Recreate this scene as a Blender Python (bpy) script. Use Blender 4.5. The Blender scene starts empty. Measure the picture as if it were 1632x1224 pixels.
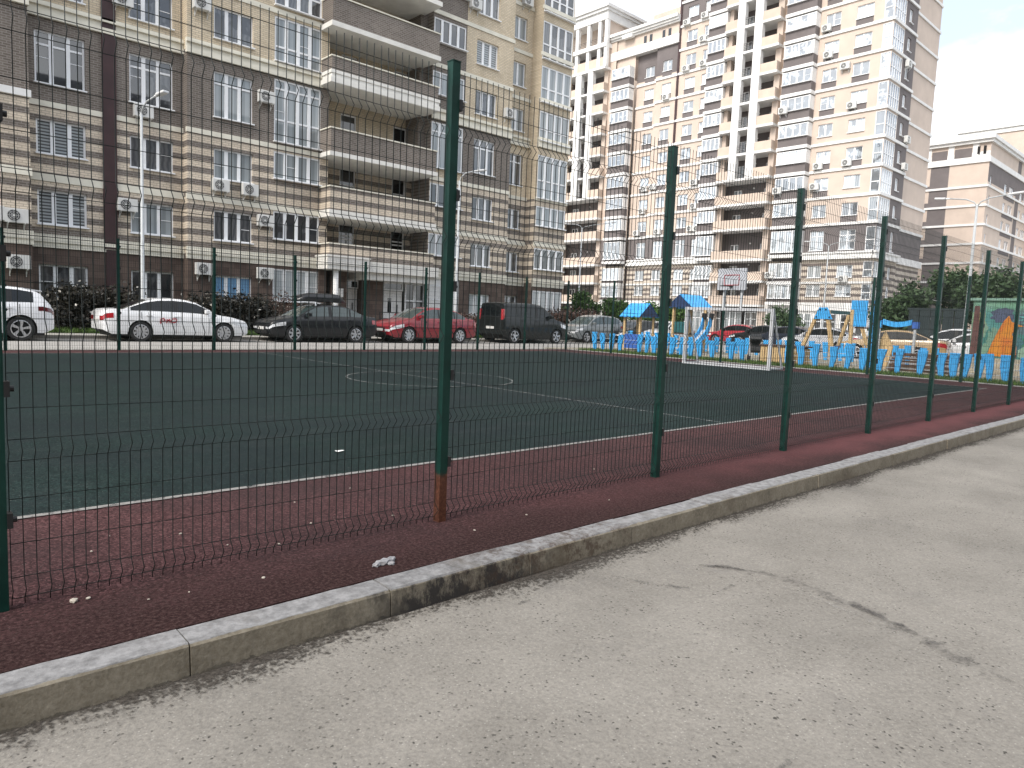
import bpy, math, random
import numpy as np
from mathutils import Vector, Matrix

random.seed(7)
np.random.seed(7)
S = bpy.context.scene
COL = S.collection
PI = math.pi

# ------------------------------------------------------------------ camera
cam = bpy.data.cameras.new("camera")
cam.sensor_fit = 'HORIZONTAL'
cam.sensor_width = 36.0
cam.lens = 25.01
cam.clip_start = 0.05
cam.clip_end = 3000
co = bpy.data.objects.new("camera", cam)
COL.objects.link(co)
CR = Vector((0.73552013, -0.67632203, 0.03998324))
CU = Vector((0.03414541, 0.0959454, 0.99480077))
CF = Vector((0.67664188, 0.73033075, -0.09366307))
co.matrix_world = Matrix(((CR.x, CU.x, -CF.x, 0), (CR.y, CU.y, -CF.y, 0), (CR.z, CU.z, -CF.z, 1.4301), (0, 0, 0, 1)))
S.camera = co

# ------------------------------------------------------------------ light
SUN_DIR = Vector((-1.0, -0.12, 0.95)).normalized()      # towards the sun
sun_el = math.asin(SUN_DIR.z)
sun_az = math.atan2(SUN_DIR.x, SUN_DIR.y)               # from +Y towards +X
w = bpy.data.worlds.new("World")
S.world = w
w.use_nodes = True
nt = w.node_tree
bg = nt.nodes["Background"]
sky = nt.nodes.new("ShaderNodeTexSky")
sky.sky_type = 'NISHITA'
sky.sun_disc = False
sky.sun_elevation = sun_el
sky.sun_rotation = sun_az
sky.air_density = 1.0
sky.dust_density = 3.0
sky.ozone_density = 1.0
tc = nt.nodes.new("ShaderNodeTexCoord")
mp = nt.nodes.new("ShaderNodeMapping")
mp.inputs['Scale'].default_value = (1.6, 1.6, 3.2)
mp.inputs['Location'].default_value = (11.3, 2.5, 0.9)
nz = nt.nodes.new("ShaderNodeTexNoise")
nz.inputs['Scale'].default_value = 1.7
nz.inputs['Detail'].default_value = 7
nz.inputs['Roughness'].default_value = 0.55
cr = nt.nodes.new("ShaderNodeValToRGB")
cr.color_ramp.elements[0].position = 0.44
cr.color_ramp.elements[0].color = (0.30, 0.30, 0.30, 1)
cr.color_ramp.elements[1].position = 0.63
cr.color_ramp.elements[1].color = (1, 1, 1, 1)
mix = nt.nodes.new("ShaderNodeMixRGB")
mix.inputs[2].default_value = (8.0, 8.2, 8.4, 1)
L = nt.links.new
L(tc.outputs['Generated'], mp.inputs[0])
L(mp.outputs[0], nz.inputs['Vector'])
L(nz.outputs['Fac'], cr.inputs[0])
L(cr.outputs[0], mix.inputs[0])
L(sky.outputs[0], mix.inputs[1])
L(mix.outputs[0], bg.inputs[0])
bg.inputs[1].default_value = 0.135

sl = bpy.data.lights.new("sun", 'SUN')
sl.energy = 1.9
sl.angle = math.radians(22)
sl.color = (1.0, 0.96, 0.9)
so = bpy.data.objects.new("sun", sl)
COL.objects.link(so)
so.location = (-20, -10, 60)
so.rotation_euler = SUN_DIR.to_track_quat('Z', 'Y').to_euler()

S.view_settings.view_transform = 'Standard'
S.view_settings.look = 'None'
S.view_settings.exposure = 0.84
S.view_settings.gamma = 1.0
S.cycles.max_bounces = 6
S.cycles.transparent_max_bounces = 12

# ------------------------------------------------------------------ helpers
def lin(r, g=None, b=None):
    if g is None:
        g = b = r
    f = lambda c: (c/255/12.92) if c/255 <= 0.04045 else ((c/255+0.055)/1.055)**2.4
    return (f(r), f(g), f(b), 1)

class M:
    """small node-material builder"""
    def __init__(s, name, color=(0.5, 0.5, 0.5, 1), rough=0.7, metal=0.0, spec=0.5, coat=0.0):
        s.m = bpy.data.materials.new(name)
        s.m.use_nodes = True
        s.t = s.m.node_tree
        s.b = s.t.nodes["Principled BSDF"]
        s.b.inputs['Base Color'].default_value = color
        s.b.inputs['Roughness'].default_value = rough
        s.b.inputs['Metallic'].default_value = metal
        s.b.inputs['Specular IOR Level'].default_value = spec
        s.b.inputs['Coat Weight'].default_value = coat
        s._tc = None
    def n(s, t, **kw):
        nd = s.t.nodes.new("ShaderNode" + t)
        for k, v in kw.items():
            if k in nd.inputs:
                nd.inputs[k].default_value = v
            else:
                setattr(nd, k, v)
        return nd
    def link(s, a, b):
        s.t.links.new(a, b)
        return a
    def co(s, kind='Object', scale=(1, 1, 1)):
        if s._tc is None:
            s._tc = s.n('TexCoord')
        mp = s.n('Mapping')
        mp.inputs['Scale'].default_value = scale
        s.link(s._tc.outputs[kind], mp.inputs[0])
        return mp.outputs[0]
    def noise(s, scale, detail=4, rough=0.55, kind='Object', stretch=(1, 1, 1)):
        nz = s.n('TexNoise', Scale=scale, Detail=detail, Roughness=rough)
        s.link(s.co(kind, stretch), nz.inputs['Vector'])
        return nz.outputs['Fac']
    def ramp(s, fac, stops):
        r = s.n('ValToRGB')
        e = r.color_ramp.elements
        while len(e) < len(stops):
            e.new(0.5)
        for el, (p, c) in zip(e, stops):
            el.position = p
            el.color = c if len(c) == 4 else (*c, 1)
        s.link(fac, r.inputs[0])
        return r.outputs[0]
    def mix(s, fac, a, b, mode='MIX'):
        x = s.n('MixRGB', blend_type=mode)
        for i, v in enumerate((fac, a, b)):
            if isinstance(v, (float, int)):
                x.inputs[i].default_value = v
            elif isinstance(v, tuple):
                x.inputs[i].default_value = v
            else:
                s.link(v, x.inputs[i])
        return x.outputs[0]
    def math(s, op, a, b=0.0, c=None):
        x = s.n('Math', operation=op)
        for i, v in enumerate((a, b, c)):
            if v is None:
                continue
            if isinstance(v, (float, int)):
                x.inputs[i].default_value = v
            else:
                s.link(v, x.inputs[i])
        return x.outputs[0]
    def xyz(s, kind='Object'):
        q = s.n('SeparateXYZ')
        s.link(s.co(kind), q.inputs[0])
        return q.outputs
    def color(s, c):
        s.link(c, s.b.inputs['Base Color'])
        return s
    def rough(s, r):
        s.link(r, s.b.inputs['Roughness'])
        return s
    def bump(s, h, strength=0.3, dist=0.01):
        bp = s.n('Bump', Strength=strength, Distance=dist)
        s.link(h, bp.inputs['Height'])
        s.link(bp.outputs[0], s.b.inputs['Normal'])
        return s
    def alpha(s, a):
        s.link(a, s.b.inputs['Alpha'])
        return s

G3 = lambda v: (v, v, v, 1)

def scl(c, k):
    return (c[0]*k, c[1]*k, c[2]*k, 1)

def plain(name, c, rough=0.6, metal=0.0, var=0.25, scale=3.0, coat=0.0, spec=0.5):
    m = M(name, c, rough, metal, spec, coat)
    f = m.noise(scale, 5, 0.6)
    m.color(m.ramp(f, [(0.3, scl(c, 1-var)), (0.7, scl(c, 1+var*0.6))]))
    return m.m

class MB:
    """collects faces, builds ONE mesh object"""
    def __init__(s):
        s.v = []; s.f = []; s.mi = []
    def quad(s, a, b, c, d, mi=0):
        n = len(s.v)
        s.v += [tuple(a), tuple(b), tuple(c), tuple(d)]
        s.f.append((n, n+1, n+2, n+3)); s.mi.append(mi)
    def poly(s, pts, mi=0):
        n = len(s.v)
        s.v += [tuple(p) for p in pts]
        s.f.append(tuple(range(n, n+len(pts)))); s.mi.append(mi)
    def box(s, x0, x1, y0, y1, z0, z1, mi=0):
        n = len(s.v)
        s.v += [(x0, y0, z0), (x1, y0, z0), (x1, y1, z0), (x0, y1, z0), (x0, y0, z1), (x1, y0, z1), (x1, y1, z1), (x0, y1, z1)]
        for f in ((0, 3, 2, 1), (4, 5, 6, 7), (0, 1, 5, 4), (1, 2, 6, 5), (2, 3, 7, 6), (3, 0, 4, 7)):
            s.f.append(tuple(n+i for i in f)); s.mi.append(mi)
        return s
    def bar(s, a, b, wx, wy=None, mi=0, up=(0, 0, 1)):
        """rectangular bar from a to b"""
        a = Vector(a); b = Vector(b); d = (b-a).normalized()
        u = Vector(up)
        if abs(d.dot(u)) > 0.98:
            u = Vector((0, 1, 0))
        r = d.cross(u).normalized(); u = r.cross(d).normalized()
        wy = wx if wy is None else wy
        n = len(s.v)
        for p in (a, b):
            for sx, sy in ((-1, -1), (1, -1), (1, 1), (-1, 1)):
                s.v.append(tuple(p + r*sx*wx/2 + u*sy*wy/2))
        for f in ((0, 1, 5, 4), (1, 2, 6, 5), (2, 3, 7, 6), (3, 0, 4, 7), (0, 3, 2, 1), (4, 5, 6, 7)):
            s.f.append(tuple(n+i for i in f)); s.mi.append(mi)
        return s
    def tube(s, pts, r, n=6, mi=0, cap=True):
        pts = [Vector(p) for p in pts]
        if not isinstance(r, (list, tuple)):
            r = [r]*len(pts)
        base = len(s.v)
        u = None
        for i, p in enumerate(pts):
            d = (pts[min(i+1, len(pts)-1)] - pts[max(i-1, 0)])
            d = d.normalized() if d.length > 1e-9 else Vector((0, 0, 1))
            if u is None:
                u = Vector((1, 0, 0)) if abs(d.x) < 0.9 else Vector((0, 1, 0))
            q = d.cross(u)
            if q.length < 1e-6:
                q = d.orthogonal()
            q.normalize(); u = q.cross(d).normalized()
            for k in range(n):
                a = 2*PI*(k+0.5)/n
                s.v.append(tuple(p + (u*math.cos(a) + q*math.sin(a))*r[i]))
        for i in range(len(pts)-1):
            for k in range(n):
                a = base+i*n+k; b = base+i*n+(k+1) % n
                s.f.append((a, b, b+n, a+n)); s.mi.append(mi)
        if cap:
            s.f.append(tuple(base+k for k in range(n))[::-1]); s.mi.append(mi)
            e = base+(len(pts)-1)*n
            s.f.append(tuple(e+k for k in range(n))); s.mi.append(mi)
        return s
    def prism(s, poly, axis, a, b, mi=0):
        """extrude a 2D polygon along axis ('x','y','z')"""
        def p3(p, t):
            return {'x': (t, p[0], p[1]), 'y': (p[0], t, p[1]), 'z': (p[0], p[1], t)}[axis]
        n = len(s.v); k = len(poly)
        s.v += [p3(p, a) for p in poly] + [p3(p, b) for p in poly]
        s.f.append(tuple(n+i for i in range(k))); s.mi.append(mi)
        s.f.append(tuple(n+k+i for i in reversed(range(k)))); s.mi.append(mi)
        for i in range(k):
            j = (i+1) % k
            s.f.append((n+i, n+k+i, n+k+j, n+j)); s.mi.append(mi)
        return s
    def mesh(s, name, mats, smooth=False):
        me = bpy.data.meshes.new(name)
        me.from_pydata(s.v, [], s.f)
        for m in (mats if isinstance(mats, (list, tuple)) else [mats]):
            me.materials.append(m)
        if any(s.mi):
            me.polygons.foreach_set('material_index', s.mi)
        if smooth:
            me.polygons.foreach_set('use_smooth', [True]*len(me.polygons))
        me.update()
        return me
    def build(s, name, mats, parent=None, loc=(0, 0, 0), rz=0.0, smooth=False, bevel=0.0, fix=True):
        me = s.mesh(name, mats, smooth)
        if fix:
            import bmesh
            bm = bmesh.new(); bm.from_mesh(me)
            if smooth:
                bmesh.ops.remove_doubles(bm, verts=bm.verts, dist=1e-5)
            bmesh.ops.recalc_face_normals(bm, faces=bm.faces)
            bm.to_mesh(me); bm.free()
        o = inst(me, name, parent, loc, rz)
        if bevel:
            md = o.modifiers.new('bevel', 'BEVEL'); md.width = bevel; md.segments = 2; md.limit_method = 'ANGLE'
        return o

def split_mb(mb, tol=0.012):
    """split a collector into its touching groups of pieces"""
    n = len(mb.v); par = list(range(n))
    def find(a):
        while par[a] != a:
            par[a] = par[par[a]]; a = par[a]
        return a
    for f in mb.f:
        r = find(f[0])
        for i in f[1:]:
            par[find(i)] = r
    comp = {}
    for i in range(n): comp.setdefault(find(i), []).append(i)
    keys = list(comp); V = np.array(mb.v)
    lo = [V[comp[k]].min(0)-tol for k in keys]; hi = [V[comp[k]].max(0)+tol for k in keys]
    g = list(range(len(keys)))
    def gf(a):
        while g[a] != a: a = g[a]
        return a
    lo = np.array(lo); hi = np.array(hi)
    ov = np.all((lo[:, None] <= hi[None]) & (lo[None] <= hi[:, None]), axis=2)
    for i, j in np.argwhere(ov):
        if j < i: g[gf(i)] = gf(j)
    idx = {k: gf(i) for i, k in enumerate(keys)}
    out = {}
    for f, m in zip(mb.f, mb.mi):
        q = out.setdefault(idx[find(f[0])], (MB(), {}))
        nf = []
        for i in f:
            if i not in q[1]:
                q[1][i] = len(q[0].v); q[0].v.append(mb.v[i])
            nf.append(q[1][i])
        q[0].f.append(tuple(nf)); q[0].mi.append(m)
    return [q[0] for q in out.values()]

def build_split(mb, name, mats, parent=None, loc=(0, 0, 0), rz=0.0, **kw):
    return [q.build(name, mats, parent, loc, rz, **kw) for q in split_mb(mb)]

def inst(me, name, parent=None, loc=(0, 0, 0), rz=0.0):
    o = bpy.data.objects.new(name, me)
    COL.objects.link(o)
    o.location = loc
    o.rotation_euler = (0, 0, rz)
    if parent is not None:
        o.parent = parent
    return o

def smooth_angle(o, deg=35):
    me = o.data
    me.polygons.foreach_set('use_smooth', [True]*len(me.polygons))
    try:
        me.set_sharp_from_angle(angle=math.radians(deg))
    except Exception:
        pass
    return o

def thing(name, label, cat, loc=(0, 0, 0), rz=0.0, group=None):
    o = bpy.data.objects.new(name, None)
    o.empty_display_size = 0.3
    COL.objects.link(o)
    o.location = loc
    o.rotation_euler = (0, 0, rz)
    return tag(o, label, cat, group)

def tag(o, label, cat, group=None, kind=None):
    o['label'] = label; o['category'] = cat
    if group: o['group'] = group
    if kind: o['kind'] = kind
    return o

def struct(o):
    o['kind'] = 'structure'
    return o

def copy_tree(o, parent=None):
    c = o.copy()
    COL.objects.link(c)
    c.parent = parent
    for ch in list(o.children):
        copy_tree(ch, c)
    return c

# ------------------------------------------------------------------ materials
def m_asphalt():
    m = M('asphalt', rough=0.95, spec=0.12)
    big = m.noise(0.35, 6, 0.6)
    mid = m.noise(2.6, 6, 0.65)
    fine = m.noise(70, 3, 0.7)
    c = m.ramp(big, [(0.3, (0.163, 0.151, 0.134)), (0.7, (0.226, 0.212, 0.190))])
    c = m.mix(0.35, c, m.ramp(mid, [(0.35, (0.145, 0.136, 0.124)), (0.65, (0.238, 0.225, 0.205))]))
    c = m.mix(0.28, c, m.ramp(fine, [(0.32, (0.075, 0.068, 0.058)), (0.5, (0.215, 0.20, 0.175)), (0.72, (0.37, 0.35, 0.30))]))
    vo = m.n('TexVoronoi', Scale=34.0)
    wv = m.n('VectorMath', operation='ADD'); m.link(m.co(), wv.inputs[0])
    wn = m.n('TexNoise', Scale=55.0, Detail=2.0); m.link(m.co(), wn.inputs['Vector'])
    ws = m.n('VectorMath', operation='SCALE'); ws.inputs['Scale'].default_value = 0.022; m.link(wn.outputs['Color'], ws.inputs[0])
    m.link(ws.outputs[0], wv.inputs[1]); m.link(wv.outputs[0], vo.inputs['Vector'])
    pit = m.ramp(vo.outputs['Distance'], [(0.15, (1, 1, 1)), (0.27, (0, 0, 0))])
    gate = m.ramp(m.noise(9, 3), [(0.46, (0, 0, 0)), (0.6, (1, 1, 1))])
    c = m.mix(m.math('MULTIPLY', pit, m.math('MULTIPLY', gate, 0.9)), c, (0.042, 0.039, 0.036, 1))
    vo2 = m.n('TexVoronoi', Scale=38.0); m.link(m.co(scale=(1, 1.2, 1)), vo2.inputs['Vector'])
    lt = m.ramp(vo2.outputs['Distance'], [(0.10, (1, 1, 1)), (0.19, (0, 0, 0))])
    c = m.mix(m.math('MULTIPLY', lt, 0.38), c, (0.42, 0.405, 0.37, 1))
    blot = m.ramp(m.noise(1.15, 5, 0.7), [(0.60, (0, 0, 0)), (0.74, (1, 1, 1))])
    c = m.mix(m.math('MULTIPLY', blot, 0.42), c, (0.115, 0.108, 0.104, 1))
    c = m.mix(1.0, c, m.ramp(m.noise(0.75, 5, 0.6, stretch=(1, 1.4, 1)), [(0.32, G3(0.86)), (0.5, G3(1.0)), (0.70, G3(1.12))]), 'MULTIPLY')
    m.color(c)
    m.bump(m.math('ADD', fine, m.math('MULTIPLY', vo.outputs['Distance'], 0.7)), 0.55, 0.006)
    return m.m

def m_rubber(name, dark, light, dirt, dirtamt=0.5):
    m = M(name, rough=0.95, spec=0.08)
    c = m.ramp(m.noise(55, 3, 0.7), [(0.3, dark), (0.72, light)])
    cb_ = m.n('TexVoronoi', Scale=85.0); m.link(m.co(), cb_.inputs['Vector'])
    sc_ = m.n('SeparateColor'); m.link(cb_.outputs['Color'], sc_.inputs[0])
    c = m.mix(1.0, c, m.ramp(sc_.outputs[0], [(0.0, G3(0.45)), (0.7, G3(1.1)), (1.0, G3(1.9))]), 'MULTIPLY')
    c = m.mix(1.0, c, m.ramp(m.noise(0.25, 5, 0.65), [(0.3, G3(0.78)), (0.7, G3(1.25))]), 'MULTIPLY')
    c = m.mix(m.math('MULTIPLY', m.ramp(m.noise(0.6, 6, 0.65), [(0.42, (0, 0, 0)), (0.68, (1, 1, 1))]), dirtamt), c, dirt)
    c = m.mix(m.math('MULTIPLY', m.ramp(m.noise(3.5, 5, 0.7), [(0.5, (0, 0, 0)), (0.75, (1, 1, 1))]), dirtamt*0.6), c, dirt)
    wh = m.ramp(m.noise(75, 2, 0.5), [(0.68, (0, 0, 0)), (0.74, (1, 1, 1))])
    c = m.mix(m.math('MULTIPLY', wh, 0.35), c, (0.35, 0.33, 0.30, 1))
    m.color(c)
    m.bump(m.noise(90, 2, 0.6), 0.5, 0.004)
    return m

MAT = {}
MAT['asphalt'] = m_asphalt()
_mc = m_rubber('court_green', (0.0095, 0.0175, 0.0165), (0.0175, 0.030, 0.028), (0.0135, 0.018, 0.0205, 1), 0.75)
_cb = _mc.b.inputs['Base Color'].links[0].from_socket
_sc = _mc.ramp(_mc.noise(1.7, 6, 0.75, stretch=(0.5, 1.6, 1)), [(0.52, (0, 0, 0)), (0.75, (1, 1, 1))])
_s2 = _mc.ramp(_mc.noise(0.5, 5, 0.7), [(0.5, (0, 0, 0)), (0.72, (1, 1, 1))])
_cb = _mc.mix(_mc.math('MULTIPLY', _sc, 0.38), _cb, (0.045, 0.050, 0.050, 1))
_mc.color(_mc.mix(_mc.math('MULTIPLY', _s2, 0.40), _cb, (0.009, 0.013, 0.0145, 1)))
MAT['court'] = _mc.m
# red rubber: cleaner and pinker along the fence, dark grit against the kerb
_mr = m_rubber('court_red', (0.045, 0.021, 0.022), (0.079, 0.040, 0.040), (0.028, 0.021, 0.022, 1), 0.55)
q = _mr.xyz()
edge = _mr.math('ADD', q[1], _mr.math('MULTIPLY', _mr.math('SUBTRACT', _mr.noise(1.3, 5, 0.7), 0.5), 0.9))
near = _mr.ramp(_mr.math('MULTIPLY', _mr.math('SUBTRACT', edge, 3.0), 1.0), [(0.40, (1, 1, 1)), (1.15, (0, 0, 0))])
base = _mr.b.inputs['Base Color'].links[0].from_socket
grit = _mr.ramp(_mr.noise(48, 5, 0.85), [(0.36, (0.007, 0.004, 0.004)), (0.5, (0.025, 0.0125, 0.012)), (0.66, (0.075, 0.048, 0.044))])
farx = _mr.ramp(_mr.math('MULTIPLY', _mr.math('SUBTRACT', _mr.math('ADD', q[0], _mr.math('MULTIPLY', _mr.noise(0.9, 4), 3.0)), 5.0), 0.16), [(0.0, (0, 0, 0)), (1.0, (1, 1, 1))])
c2 = _mr.mix(_mr.math('MULTIPLY', near, _mr.math('SUBTRACT', 0.9, _mr.math('MULTIPLY', farx, 0.45))), base, grit)
band = _mr.ramp(_mr.math('MULTIPLY', _mr.math('ABSOLUTE', _mr.math('SUBTRACT', edge, 3.72)), 1.0), [(0.05, (1, 1, 1)), (0.5, (0, 0, 0))])
c3 = _mr.mix(_mr.math('MULTIPLY', _mr.math('MULTIPLY', band, farx), 0.75), c2, (0.115, 0.044, 0.046, 1))
_mr.color(c3)
MAT['red'] = _mr.m

def m_line(name, c, lo, hi):
    m = M(name, c, 0.8)
    f = m.noise(9, 5, 0.75)
    m.alpha(m.ramp(f, [(lo, (0, 0, 0)), (hi, (1, 1, 1))]))
    return m.m
MAT['line'] = m_line('court_line_paint', (0.21, 0.20, 0.19, 1), 0.30, 0.52)
MAT['line_thin'] = m_line('worn_line_paint', (0.17, 0.175, 0.17, 1), 0.34, 0.60)

def m_kerb():
    m = M('kerb_concrete', rough=0.9, spec=0.3)
    q = m.xyz()
    c = m.ramp(m.noise(5, 6, 0.65), [(0.3, (0.115, 0.096, 0.066)), (0.5, (0.19, 0.163, 0.118)), (0.72, (0.27, 0.24, 0.185))])
    c = m.mix(0.4, c, m.ramp(m.noise(45, 3, 0.7), [(0.3, (0.07, 0.063, 0.052)), (0.7, (0.25, 0.235, 0.20))]))
    # weathered pale grey top
    top = m.ramp(q[2], [(0.0, (0, 0, 0)), (1.0, (1, 1, 1))])
    topm = m.math('GREATER_THAN', m.math('ADD', q[2], m.math('MULTIPLY', m.noise(25, 3), 0.01)), -0.004)
    tc_ = m.ramp(m.noise(14, 6, 0.7), [(0.3, (0.10, 0.10, 0.104)), (0.62, (0.26, 0.26, 0.265))])
    c = m.mix(m.math('MULTIPLY', topm, 0.9), c, tc_)
    # grimy foot
    foot = m.ramp(m.math('ADD', q[2], m.math('MULTIPLY', m.noise(3, 5, 0.7), 0.12)), [(0.0, (0, 0, 0)), (1.0, (0, 0, 0))])
    ft = m.math('LESS_THAN', m.math('ADD', q[2], m.math('MULTIPLY', m.noise(7, 5, 0.75), 0.10)), -0.088)
    c = m.mix(m.math('MULTIPLY', ft, 0.55), c, (0.05, 0.046, 0.04, 1))
    # black soot stain on two of the stones
    d = m.math('ABSOLUTE', m.math('SUBTRACT', m.math('ADD', q[0], m.math('MULTIPLY', m.math('SUBTRACT', m.noise(4, 5, 0.75), 0.5), 0.9)), 2.50))
    st = m.ramp(d, [(0.38, (1, 1, 1)), (0.85, (0, 0, 0))])
    st2 = m.math('MULTIPLY', st, m.ramp(m.math('SUBTRACT', m.noise(9, 6, 0.8, stretch=(1, 1, 0.45)), m.math('MULTIPLY', q[2], 1.1)), [(0.46, (0.12, 0.12, 0.12)), (0.60, (1, 1, 1))]))
    side = m.math('SUBTRACT', 1.0, m.math('MULTIPLY', topm, 0.65))
    c = m.mix(m.math('MULTIPLY', m.math('MULTIPLY', st2, 0.93), side), c, (0.018, 0.017, 0.018, 1))
    br = m.ramp(m.noise(2.2, 5, 0.7), [(0.55, (0, 0, 0)), (0.72, (1, 1, 1))])
    c = m.mix(m.math('MULTIPLY', br, 0.5), c, (0.075, 0.055, 0.034, 1))
    rs = m.ramp(m.math('ABSOLUTE', m.math('SUBTRACT', q[0], 3.3)), [(0.45, (1, 1, 1)), (1.1, (0, 0, 0))])
    rs = m.math('MULTIPLY', rs, m.ramp(m.noise(8, 6, 0.8), [(0.48, (0, 0, 0)), (0.6, (1, 1, 1))]))
    c = m.mix(m.math('MULTIPLY', rs, 0.7), c, (0.05, 0.03, 0.02, 1))
    m.color(c)
    m.bump(m.noise(40, 5, 0.7), 0.6, 0.006)
    return m.m
MAT['kerb'] = m_kerb()

def brick(name, c1, c2, mortar, sx=1.0, stripe=None, tile=None, var=0.22):
    """running-bond wall in local x,z"""
    m = M(name, rough=0.85, spec=0.3)
    sp = m.n('SeparateXYZ'); m.link(m.co(), sp.inputs[0])
    cb = m.n('CombineXYZ')
    m.link(sp.outputs[0], cb.inputs[0]); m.link(sp.outputs[2], cb.inputs[1])
    b = m.n('TexBrick', Scale=1.0)
    bw, bh, ms = tile or (0.30, 0.103, 0.018)
    b.inputs['Brick Width'].default_value = bw
    b.inputs['Row Height'].default_value = bh
    b.inputs['Mortar Size'].default_value = ms
    b.inputs['Mortar Smooth'].default_value = 0.3
    b.inputs['Bias'].default_value = 0.0
    b.inputs['Color1'].default_value = c1
    b.inputs['Color2'].default_value = c2
    b.inputs['Mortar'].default_value = mortar
    m.link(cb.outputs[0], b.inputs['Vector'])
    c = b.outputs['Color']
    if stripe:
        period, z0, duty, d1, d2, dm = stripe
        b2 = m.n('TexBrick', Scale=1.0)
        for k, v in (('Brick Width', bw), ('Row Height', bh), ('Mortar Size', ms), ('Mortar Smooth', 0.3), ('Color1', d1), ('Color2', d2), ('Mortar', dm)):
            b2.inputs[k].default_value = v
        m.link(cb.outputs[0], b2.inputs['Vector'])
        fr = m.math('FRACT', m.math('DIVIDE', m.math('SUBTRACT', sp.outputs[2], z0), period))
        c = m.mix(m.math('LESS_THAN', fr, duty), c, b2.outputs['Color'])
    st = m.ramp(m.noise(0.5, 6, 0.65, stretch=(1, 1, 0.35)), [(0.3, G3(1-var)), (0.7, G3(1+var*0.5))])
    c = m.mix(1.0, c, st, 'MULTIPLY')
    m.color(c)
    return m.m

CREAM1, CREAM2, CMORT = (0.49, 0.39, 0.26, 1), (0.41, 0.325, 0.215, 1), (0.40, 0.36, 0.30, 1)
BRN1, BRN2, BMORT = (0.125, 0.104, 0.088, 1), (0.185, 0.158, 0.136, 1), (0.26, 0.235, 0.21, 1)
MAT['b_cream'] = brick('yellow_brick', (0.69, 0.59, 0.44, 1), (0.58, 0.485, 0.345, 1), (0.42, 0.36, 0.28, 1))
MAT['b_brown'] = brick('brown_brick', BRN1, BRN2, BMORT)
MAT['b_stripe'] = brick('striped_brick', (0.70, 0.61, 0.49, 1), (0.60, 0.515, 0.41, 1), (0.42, 0.36, 0.29, 1), stripe=(0.62, 7.44, 0.45, BRN1, BRN2, BMORT))
MAT['stone'] = brick('brown_stone_tile', (0.088, 0.062, 0.052, 1), (0.140, 0.104, 0.086, 1), (0.06, 0.046, 0.04, 1), tile=(0.62, 0.31, 0.012))
MAT['trim'] = plain('cream_plaster', (0.70, 0.67, 0.57, 1), 0.8, var=0.12, scale=1.2)
MAT['white_trim'] = plain('white_plaster', (0.74, 0.735, 0.72, 1), 0.8, var=0.1, scale=1.0)
MAT['slab'] = plain('white_slab', (0.72, 0.705, 0.66, 1), 0.85, var=0.12, scale=1.2)
MAT['pvc'] = plain('white_pvc', (0.80, 0.81, 0.82, 1), 0.4, var=0.04)
MAT['maroon'] = plain('maroon_sheet', (0.042, 0.018, 0.019, 1), 0.55, var=0.3, scale=1.5)
MAT['roof'] = plain('roofing', (0.12, 0.12, 0.12, 1), 0.9)

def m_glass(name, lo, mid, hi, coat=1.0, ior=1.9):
    """window panes: gloss over what stands behind them (dark room, blind or curtain; painted sky reflection on the tower), different in every window"""
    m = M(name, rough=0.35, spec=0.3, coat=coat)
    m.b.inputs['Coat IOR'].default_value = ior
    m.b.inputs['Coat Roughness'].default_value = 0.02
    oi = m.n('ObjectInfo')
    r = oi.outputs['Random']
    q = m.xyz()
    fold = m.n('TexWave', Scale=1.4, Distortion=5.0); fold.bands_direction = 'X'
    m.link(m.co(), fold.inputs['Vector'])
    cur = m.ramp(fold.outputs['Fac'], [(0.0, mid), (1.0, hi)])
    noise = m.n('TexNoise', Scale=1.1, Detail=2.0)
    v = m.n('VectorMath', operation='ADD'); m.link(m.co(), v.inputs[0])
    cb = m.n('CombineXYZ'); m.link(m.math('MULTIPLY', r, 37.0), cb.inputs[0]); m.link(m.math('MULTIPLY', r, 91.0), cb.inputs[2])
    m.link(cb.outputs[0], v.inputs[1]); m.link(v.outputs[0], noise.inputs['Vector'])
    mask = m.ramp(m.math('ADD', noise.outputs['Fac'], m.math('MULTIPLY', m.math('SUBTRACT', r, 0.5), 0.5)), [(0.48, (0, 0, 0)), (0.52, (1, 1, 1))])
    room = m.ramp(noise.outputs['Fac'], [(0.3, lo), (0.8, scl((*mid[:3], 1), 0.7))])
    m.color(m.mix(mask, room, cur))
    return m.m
MAT['glass'] = m_glass('window_glass', (0.010, 0.012, 0.015, 1), (0.042, 0.046, 0.052, 1), (0.095, 0.10, 0.104, 1))
MAT['glass_sky_painted'] = m_glass('tower_glass_sky_tint', (0.10, 0.12, 0.145, 1), (0.28, 0.325, 0.375, 1), (0.46, 0.52, 0.58, 1), ior=3.0)  # pale blue base paints the bright sky's reflection into the panes
MAT['glass_dark'] = M('dark_glass', (0.012, 0.014, 0.016, 1), 0.05, coat=1.0).m

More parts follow.
